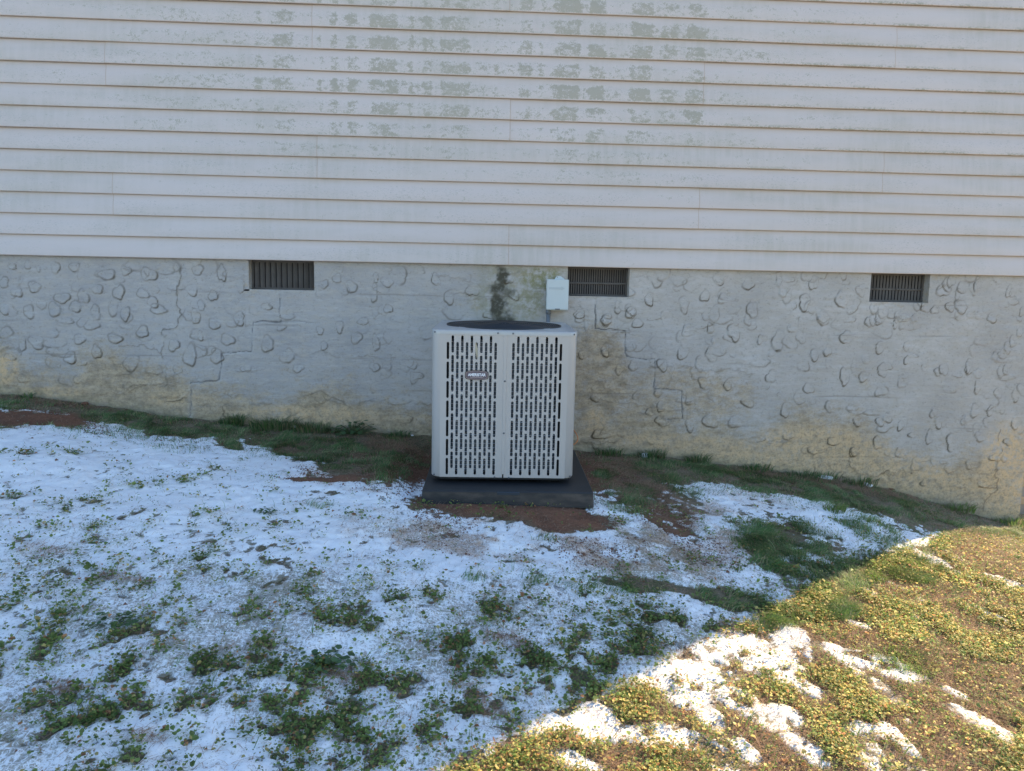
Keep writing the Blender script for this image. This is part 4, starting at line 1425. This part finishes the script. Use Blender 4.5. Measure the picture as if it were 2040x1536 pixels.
# coil block with rounded corners, tubes in front of the fins
mb = MB()
ci = rsq(AW - .040, AD - .040, .10, 8)
n = len(ci)
mb.add([(a, b, .03) for a, b in ci] + [(a, b, AH - .05) for a, b in ci], [(k, (k + 1) % n, n + (k + 1) % n, n + k) for k in range(n)])
mb.build('coil', M_coil, ac, True)
for nz in range(31):
    z_ = .045 + nz * .0228
    if z_ > AH - .055: break
    if nz == 0:
        mbt = MB()
        cc_ = rsq(AW - .0375, AD - .0375, .10, 6)
        nn = len(cc_)
        vs = []
        for rr_, zz_ in ((0, -.0014), (.0016, 0), (0, .0014)):
            k_ = rsq(AW - .039 + rr_, AD - .039 + rr_, .10, 6)
            vs += [(a, b, zz_) for a, b in k_]
        fs = []
        for l_ in range(2):
            for k in range(nn):
                fs.append((l_ * nn + k, l_ * nn + (k + 1) % nn, (l_ + 1) * nn + (k + 1) % nn, (l_ + 1) * nn + k))
        mbt.add(vs, fs)
        tm = mbt.mesh('coil_tube')
    o = link('coil_tube', tm, M_tube, ac)
    o.location = (0, 0, z_)
# black sheets added as shade in the outer corners, base pan, feet
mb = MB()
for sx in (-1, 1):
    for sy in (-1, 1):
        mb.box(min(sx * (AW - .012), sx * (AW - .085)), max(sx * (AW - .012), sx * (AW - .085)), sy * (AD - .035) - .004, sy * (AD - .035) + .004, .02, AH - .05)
mb.build('corner_shade_sheet', M_black, ac)
mb = MB(); b_ = rsq(AW - .010, AD - .010, .05, 10)
mb.add([(a, b, .0) for a, b in b_] + [(a, b, .028) for a, b in b_], [tuple(range(len(b_)))[::-1], tuple(len(b_) + k for k in range(len(b_)))] + [(k, (k + 1) % len(b_), len(b_) + (k + 1) % len(b_), len(b_) + k) for k in range(len(b_))])
mb.build('base_pan', M_black, ac)
for sx in (-1, 1):
    for sy in (-1, 1):
        mb = MB(); mb.bbox(sx * .27 - .035, sx * .27 + .035, sy * .27 - .035, sy * .27 + .035, -.0195, -.0002, .003)
        mb.build('foot', M_black, ac)
# screws
mb = MB(); mb.tube([(0, .001, 0), (0, -.0022, 0), (0, -.0030, 0)], [.0048, .0048, .0030], 8)
scm = mb.mesh('screw')
def fx(c, v):  # crop coords of the front close-up to local x, z
    return ((c / 3.34 + 820 - 862) / 388 - .367, AH - (v - 193) / 3.34 / 388)
for (c, v) in ((616, 525), (608, 873), (571, 209), (670, 210), (560, 1174), (655, 1176)):
    a, b = fx(c, v)
    o = link('screw', scm, M_screw, ac)
    a = (a if v < 1000 else a + .004)
    if c in (616, 608): a = .004
    o.location = (a, -AD - (.0035 if v < 900 and v > 300 else (.0030 if v < 300 else .0003)), b)
for sx in (-1, 1):
    for z_ in (AH - .013, .022):
        th = math.radians(38)
        o = link('screw', scm, M_screw, ac)
        o.rotation_euler = (0, 0, sx * th)
        o.location = (sx * (AW - RC + (RC + .0025) * math.sin(th)), -(AD - RC + (RC + .0025) * math.cos(th)), z_)
# badge
badge_c = (-.138, AH - .2275)
def barrel(hw, hh, bulge, r, n=10):
    pts = []
    for s_ in (1, -1):
        for k in range(n + 1):
            f_ = -1 + 2 * k / n
            x_ = f_ * (hw - r)
            pts.append((s_ * x_ * -1, s_ * (hh - bulge * f_ * f_)))
        # side
        pts.append((-s_ * hw, s_ * (hh - bulge - r)))
        pts.append((-s_ * hw * 1.01, 0))
        pts.append((-s_ * hw, -s_ * (hh - bulge - r)))
    return pts
bx_, bz_ = badge_c
mb = MB(); mb.prism([(bx_ + a, bz_ + b) for a, b in barrel(.0585, .0250, .005, .006)], -AD - .0045, -AD - .0005)
badge = mb.build('badge', M_badge_rim, ac)
mb = MB(); mb.prism([(bx_ + a, bz_ + b) for a, b in barrel(.0550, .0222, .005, .006)], -AD - .0058, -AD - .0044)
mb.build('bevel', M_badge_line, badge)
mb = MB(); mb.prism([(bx_ + a, bz_ + b) for a, b in barrel(.0540, .0210, .005, .006)], -AD - .0066, -AD - .0056)
mb.build('face', M_badge, badge)
cu = bpy.data.curves.new('badge_text', 'FONT')
cu.body = 'AMERISTAR'
cu.size = .0205; cu.align_x = 'CENTER'; cu.align_y = 'CENTER'; cu.extrude = .0006; cu.offset = .0006; cu.space_character = .98
to = bpy.data.objects.new('lettering', cu); COL.objects.link(to)
dg = bpy.context.evaluated_depsgraph_get()
tme = bpy.data.meshes.new_from_object(to.evaluated_get(dg))
bpy.data.objects.remove(to)
tme.materials.clear()
o = link('lettering', tme, M_text, badge)
bb = [v.co.x for v in tme.vertices]
sc_ = .090 / (max(bb) - min(bb))
o.scale = (sc_, .98, 1)
o.rotation_euler = (math.pi / 2, 0, 0)
o.location = (bx_, -AD - .0070, bz_ + .0015)
mb = MB(); mb.box(bx_ - .033, bx_ + .033, -AD - .0073, -AD - .0067, bz_ - .0115, bz_ - .0098)
mb.build('underline', M_badge_line, badge)
# paper tag hanging inside
mb = MB()
def fz(u, v): return ((u - 862) / 388 - .367, AH - (v - 657.8) / 388)
q_ = [fz(944, 682), fz(949, 684), fz(955, 704), fz(951, 716), fz(948, 704)]
mb.prism(q_[::1], -AD + .012, -AD + .013)
mb.build('paper_tag', M_paper, ac)

# wire at the back right
wire = empty('orange_wire', (2.30, -.42, -1.06))
tag(wire, 'thin orange wire loop poking out behind the right side of the air conditioner', 'wire')
pts = [(-.10, .0, -.0), (-.03, -.02, .0), (.01, -.02, .012), (.028, -.01, .035), (.022, 0.0, .062), (.0, .03, .09), (-.04, .1, .11)]
# smooth
sp_ = []
for i in range(len(pts) - 1):
    p0, p1, p2, p3 = [np.array(pts[max(0, min(len(pts) - 1, i + k))]) for k in (-1, 0, 1, 2)]
    for t_ in np.linspace(0, 1, 5, endpoint=False):
        sp_.append(tuple(.5 * ((2 * p1) + (-p0 + p2) * t_ + (2 * p0 - 5 * p1 + 4 * p2 - p3) * t_ ** 2 + (-p0 + 3 * p1 - 3 * p2 + p3) * t_ ** 3)))
mb = MB(); mb.tube(sp_, .0030, 6)
mb.build('wire', M_copper, wire, True)

# ================================================================== PAD
pad = empty('equipment_pad', (1.8665 + .0293, -.6544, -1.1267), -.0212)
tag(pad, 'black plastic equipment pad lying on red soil under the air conditioner', 'equipment pad')
mb = MB()
PW, PF, PB_ = .428, -.5045, .40
def slab(z0_, z1_, g0, g1, bev):
    a = rsq(PW + g0, (PB_ - PF) / 2 + g0, .012, 3)
    b = rsq(PW + g1, (PB_ - PF) / 2 + g1, .012, 3)
    c = rsq(PW + g1 - bev, (PB_ - PF) / 2 + g1 - bev, .012, 3)
    yc = (PF + PB_) / 2
    n = len(a)
    vs = [(p, q_ + yc, z0_) for p, q_ in a] + [(p, q_ + yc, z1_ - bev) for p, q_ in b] + [(p, q_ + yc, z1_) for p, q_ in c]
    fs = [(l_ * n + k, l_ * n + (k + 1) % n, (l_ + 1) * n + (k + 1) % n, (l_ + 1) * n + k) for l_ in range(2) for k in range(n)]
    fs.append(tuple(2 * n + k for k in range(n)))
    mb.add(vs, fs)
slab(-.078, 0, .004, 0, .005)
o = mb.build('slab', M_pad, pad, auto=30)
mb = MB(); mb.bbox(-.055, .058, PF - .0045, PF + .03, -.019, -.0005 - .003, .0015)
mb.build('front_label_plate', simple('pad_label', (.03, .042, .058), .4), pad)

# ================================================================== DISCONNECT BOX
dbx = empty('electrical_disconnect_box', (2.219, -.002, -.275))
tag(dbx, 'pale grey electrical box fixed to the wall left of the middle vent', 'electrical box')
mb = MB(); mb.bbox(-.0655, .0655, -.085, -.0085, .0, .190, .004)
mb.build('body', M_box, dbx, auto=30)
mb = MB(); mb.bbox(-.0685, .0685, -.092, -.060, .004, .194, .003)
mb.build('cover', M_box, dbx, auto=30)
mb = MB()
mb.prism([(-.016, .190), (.052, .190), (.046, .200), (.026, .214), (.004, .216), (-.010, .203)], -.012, -.0082)
tabo = mb.build('mounting_tab', M_box, dbx)
mb = MB(); mb.tube([(.004, -.0118, .208), (.004, -.0128, .208)], .003, 8)
mb.build('nail', M_screw, tabo)
mb = MB()
mb.prism([(-.056, .132), (.022, .132), (.022, .126), (.044, .139), (.022, .152), (.022, .146), (-.056, .146)], -.0938, -.0918)
mb.build('arrow_emboss', M_box2, dbx)
mb = MB(); mb.bbox(-.014, .016, -.0955, -.0915, .006, .012, .0008)
mb.build('latch', M_screw, dbx)
mb = MB()
for z_ in (.150, .070): mb.bbox(-.0705, -.066, -.075, -.05, z_ - .012, z_ + .012, .001)
mb.build('hinge', M_box, dbx)
mb = MB(); mb.tube([(-.050, -.034, .002), (-.050, -.034, -.30), (-.050, -.036, -.60), (-.050, -.045, -.72), (-.060, -.10, -.78), (-.08, -.28, -.80)], .0135, 12)
mb.build('conduit', M_conduit, dbx, True)
mb = MB(); mb.tube([(-.050, -.034, .0), (-.050, -.034, -.024)], .0175, 12)
mb.build('conduit_fitting', M_conduit, dbx, True)


# ================================================================== SMALL THINGS ON THE GROUND
def ground_pt(u, v):
    d = ray(u, v)
    t_ = 2.0
    for _ in range(200):
        p = CAM_POS + d * t_
        g = float(surf(np.array([p[0]]), np.array([p[1]]))[0]) if p[1] < -.03 else float(ground_z(np.array([p[0]]), np.array([p[1]]))[0])
        if p[2] <= g: break
        t_ += .01 if p[2] - g < .05 else .02
    return p[0], p[1], g


def lump_mesh(name, r, sq, seed, rough=.25, sub=2):
    bm = bmesh.new()
    bmesh.ops.create_icosphere(bm, subdivisions=sub, radius=r)
    rr_ = random.Random(seed)
    ph = [(rr_.uniform(-1, 1), rr_.uniform(-1, 1), rr_.uniform(-1, 1), rr_.uniform(0, 6)) for _ in range(5)]
    for v in bm.verts:
        d = v.co.normalized()
        k = sum(math.sin(4 * (a * d.x + b * d.y + c * d.z) + e) for a, b, c, e in ph) / 5
        v.co *= 1 + rough * k
        v.co.z *= sq
    me = bpy.data.meshes.new(name)
    bm.to_mesh(me); bm.free()
    return me


def lump(name, u, v, r, sq, mat, label, cat, seed, sink=.3, smooth=False, sx=1.0, group=None):
    x_, y_, z_ = ground_pt(u, v)
    o = link(name, lump_mesh(name, r, sq, seed), mat, None, smooth)
    o.location = (x_, y_, z_ + r * sq * (1 - 2 * sink))
    o.scale = (sx, 1, 1)
    o.rotation_euler = (0, 0, seed)
    tag(o, label, cat, group)


lump('stone', 559, 872, .024, .65, M_stone, 'small tan stone lying in the dark grass at the wall foot', 'stone', 1, .2, sx=1.2)
lump('snow_lump', 531, 932, .022, .75, M_snowl, 'round white snow lump on the snow just below the grass bank', 'snow lump', 2, .2, True, 1.15)
lump('snow_lump', 588, 899, .018, .5, M_snowl, 'small flat snow piece beside a dead leaf in the dark grass', 'snow lump', 3, .2, True, 1.5)
lump('snow_lump', 1284, 921, .030, .5, M_snowl, 'ragged snow piece left in the grass right of the air conditioner', 'snow lump', 4, .3, True, 1.4)
lump('snow_lump', 821, 881, .010, .6, M_snowl, 'tiny white snow crumb on bare soil left of the air conditioner', 'snow lump', 5, .2, True)
lump('snow_lump', 1640, 1020, .032, .5, M_snowl, 'broken snow chunk at the edge of the grass on the right slope', 'snow lump', 6, .3, True, 1.6)
lump('snow_lump', 1306, 1288, .030, .7, M_snowl, 'rounded snow lump in the shade just above the sunlit edge', 'snow lump', 7, .3, True, 1.2)
lump('snow_lump', 1725, 985, .030, .45, M_snowl, 'flat snow piece in the green grass near the right wall', 'snow lump', 8, .3, True, 1.6)
lump('red_clay_clod', 146, 904, .012, .7, M_redclod, 'single red clay clod on clean snow at the far left', 'clod', 9, .2)
lump('red_clay_clod', 172, 852, .022, .6, M_redclod, 'largest red clay clod at the end of the bare red streak', 'clod', 10, .2)
lump('red_clay_clod', 255, 868, .011, .7, M_redclod, 'small red clod on snow below the left grass strip', 'clod', 11, .2)
lump('red_clay_clod', 600, 952, .022, .5, M_redclod, 'reddish clod in the red streak left of the air conditioner', 'clod', 12, .2)
lump('red_clay_clod', 1306, 1062, .018, .6, M_redclod, 'brown clod on the muddy snow right of the pad', 'clod', 13, .2)
lump('red_clay_clod', 1245, 1100, .020, .5, M_redclod, 'dark red clod on snow between the pad and the dirty track', 'clod', 14, .2)
lump('red_clay_clod', 1154, 1133, .014, .6, M_redclod, 'small rust clod on the snow in front of the pad', 'clod', 15, .2)
lump('red_clay_clod', 1290, 1128, .016, .6, M_redclod, 'grey brown clod above the middle grass strip', 'clod', 16, .2)
lump('stone', 1310, 1421, .016, .6, simple('dark_stone', (.05, .05, .06), .7), 'small dark round stone among brown straw in the sun', 'stone', 17, .2)
lump('stone', 1664, 1071, .020, .6, simple('brown_stone', (.26, .17, .12), .9), 'brownish stone on the snow beside the big grass patch', 'stone', 18, .2, sx=1.2)


def dead_leaf(u, v, s, rz, label, tilt=.2, mat=None):
    x_, y_, z_ = ground_pt(u, v)
    vs, fs = [], []
    n = 9
    out = [(0, 0), (.18, .16), (.30, .42), (.52, .30), (.62, .46), (.80, .22), (1.0, 0)]
    prof_ = out + [(a, -b * .9) for a, b in out[-2:0:-1]]
    ctr = (.5, 0)
    vs = [(ctr[0], 0, .04)] + [(a, b, .05 + .16 * abs(b) + .05 * math.sin(7 * a + b * 9)) for a, b in prof_]
    m_ = len(prof_)
    fs = [(0, 1 + k, 1 + (k + 1) % m_) for k in range(m_)]
    vs = [((a - .5) * s, b * s, c * s) for a, b, c in vs]
    # thickness
    k0 = len(vs)
    vs += [(a, b, c - .0006) for a, b, c in vs]
    fs += [tuple(k0 + i for i in reversed(f)) for f in fs]
    fs += [(1 + (k + 1) % m_, 1 + k, k0 + 1 + k, k0 + 1 + (k + 1) % m_) for k in range(m_)]
    o = link('fallen_leaf', pymesh('fallen_leaf', vs, fs), mat or M_dead, None, True)
    o.location = (x_, y_, z_ + .006)
    o.rotation_euler = (tilt, tilt * .5, rz)
    tag(o, label, 'leaf')


dead_leaf(1757, 1176, .045, .2, 'rust brown fallen leaf on the sunlit grass near the shadow edge')
dead_leaf(555, 1120, .045, .1, 'reddish brown fallen leaf beside a round weed clump in the snow')
dead_leaf(596, 903, .06, -.1, 'brown fallen leaf lying in dark grass under a snow piece')
dead_leaf(273, 1493, .05, 1.0, 'brown curled leaf by dead grass in the lower left snow')
dead_leaf(463, 1522, .04, .5, 'small orange brown leaf on snow near the bottom edge')
dead_leaf(1698, 1106, .05, .4, 'tan leaf in shaded grass near the right shadow edge')
dead_leaf(1240, 1493, .05, 1.4, 'dark brown leaf on the sunlit snow patch at the bottom')
dead_leaf(1205, 1450, .04, 2.0, 'reddish leaf in brown straw left of the sunlit snow', .3)
dead_leaf(1775, 990, .05, .1, 'flat brown leaf in the grass strip near the right wall')
dead_leaf(1597, 1345, .035, .8, 'yellowish brown leaf in the middle of the sunny weeds')
dead_leaf(1505, 928, .06, .1, 'dry brown leaf on bare earth near the wall')

# a twig standing out of the snow patch
x_, y_, z_ = ground_pt(1740, 1228)
mb = MB(); mb.tube([(0, 0, -.01), (.004, .01, .04), (-.008, .02, .085), (-.012, .02, .12)], [.002, .0018, .0014, .0008], 5)
mb.tube([(-.004, .014, .06), (.012, .02, .085), (.02, .02, .1)], [.0014, .001, .0006], 5)
tw = mb.build('twig', simple('twig_bark', (.11, .06, .04), .9), None, True)
tw.location = (x_, y_, z_)
tag(tw, 'thin forked brown twig sticking up from sunlit grass', 'twig')


def tuft(u, v, n, h, spread, label, seed, lit=0):
    x_, y_, z_ = ground_pt(u, v)
    y_ = min(y_, -.05)
    r = np.random.default_rng(seed)
    a = r.uniform(0, 2 * np.pi, n)
    rd = r.random(n) ** .7 * spread
    P_ = np.stack([rd * np.cos(a), rd * np.sin(a) * .6, np.zeros(n) - .004], 1)
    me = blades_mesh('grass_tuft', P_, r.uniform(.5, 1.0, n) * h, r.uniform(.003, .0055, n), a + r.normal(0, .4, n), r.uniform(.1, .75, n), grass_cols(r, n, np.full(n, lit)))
    o = link('grass_tuft', me, M_blade, None)
    g = float(ground_z(np.array([x_]), np.array([y_]))[0])
    o.location = (x_, y_, g)
    tag(o, label, 'grass tuft')


tuft(480, 842, 150, .105, .05, 'spiky grass tuft standing alone against the wall foot', 1)
tuft(548, 862, 420, .10, .15, 'tall thick dark grass tuft at the wall beside the tan stone', 2)
tuft(620, 872, 300, .08, .14, 'bushy grass tuft between the tan stone and the broad-leaved weed', 3)
tuft(60, 795, 60, .05, .05, 'small grass tuft at the far left foot of the wall', 4)
tuft(452, 893, 160, .05, .09, 'flattened grass tuft surrounded by snow below the wall', 5)
tuft(795, 862, 120, .06, .08, 'low grass tuft by the wall close to the air conditioner', 6)
tuft(1297, 922, 150, .08, .09, 'bright green grass tuft at the wall right of the air conditioner', 7)
tuft(1385, 925, 160, .08, .09, 'grass tuft at the wall below the right stair-step crack', 8)
tuft(1210, 950, 180, .07, .10, 'grass tuft touching the right edge of the black pad', 9)
tuft(1580, 1085, 500, .055, .26, 'largest shaded grass mound on the right slope', 10)
tuft(1490, 1075, 200, .06, .12, 'grass mound at the left end of the big shaded patch', 11)
tuft(640, 1012, 60, .05, .05, 'sparse grass tuft poking through clean snow left of the pad', 12)
tuft(1700, 985, 200, .07, .14, 'grass tuft beside a flat snow piece near the right wall', 13)
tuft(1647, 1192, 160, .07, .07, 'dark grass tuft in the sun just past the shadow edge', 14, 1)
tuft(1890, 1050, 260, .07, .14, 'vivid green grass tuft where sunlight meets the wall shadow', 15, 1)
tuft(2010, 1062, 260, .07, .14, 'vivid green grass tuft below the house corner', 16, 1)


def weed_plant(u, v, n, spread, leaf, label, seed, hm=.085):
    x_, y_, _ = ground_pt(u, v)
    y_ = min(y_, -.07)
    g = float(ground_z(np.array([x_]), np.array([y_]))[0])
    root = empty('broadleaf_weed', (x_, y_, g))
    tag(root, label, 'weed')
    r = random.Random(seed)
    mb = MB()
    tips = []
    for k in range(n):
        a = r.uniform(0, 2 * math.pi)
        d = spread * r.random() ** .6
        h = .012 + hm * r.random() * (1 - (d / spread) ** 2 * .6)
        p = (d * math.cos(a), d * math.sin(a) * (.45 if hm > .05 else .75), h)
        mb.tube([(p[0] * .25, p[1] * .25, 0), (p[0] * .7, p[1] * .7, h * .75), p], [.0018, .0014, .001], 4, False)
        tips.append((p, a))
    if hm < .05:
        mb.v = [(a_ * 1.0, b_, c_ * .6) for a_, b_, c_ in mb.v]
    mb.build('stem', simple('weed_stem', (.07, .10, .035), .7), root)
    lms = []
    for q_ in range(3):
        out = [(0, 0), (.10, .26), (.34, .46), (.62, .44), (.86, .26), (1.0, 0)]
        pf = out + [(a_, -b_) for a_, b_ in out[-2:0:-1]]
        vs = [(.45, 0, 0)] + [(a_, b_, .14 * abs(b_) + .05 * math.sin(9 * a_ + q_)) for a_, b_ in pf]
        m_ = len(pf)
        me = pymesh('leaf', vs, [(0, 1 + k, 1 + (k + 1) % m_) for k in range(m_)])
        me.polygons.foreach_set('use_smooth', [True] * len(me.polygons))
        at = me.attributes.new('col', 'FLOAT_COLOR', 'POINT')
        c_ = [(.065, .125, .05), (.085, .15, .06), (.075, .115, .045)][q_]
        at.data.foreach_set('color', [x for _ in vs for x in (*c_, 1)])
        lms.append(me)
    for p, a in tips:
        o = link('leaf', r.choice(lms), M_bigleaf, root)
        s = leaf * r.uniform(.6, 1.2)
        o.scale = (s, s * r.uniform(.8, 1.1), s)
        o.location = p
        o.rotation_euler = (r.uniform(-.4, .4), r.uniform(-.1, .5), a + r.uniform(-.6, .6))


weed_plant(705, 868, 80, .15, .032, 'dark broad-leaved weed against the wall left of the air conditioner', 1)
weed_plant(640, 1500, 60, .10, .022, 'dense round-leaved weed at the bottom edge left of the sunlit part', 2, .025)
weed_plant(530, 1120, 34, .045, .016, 'round clover-like weed clump alone in the left snow', 3, .018)
weed_plant(230, 1325, 50, .09, .018, 'leafy weed mound in the lower left snow', 4, .022)
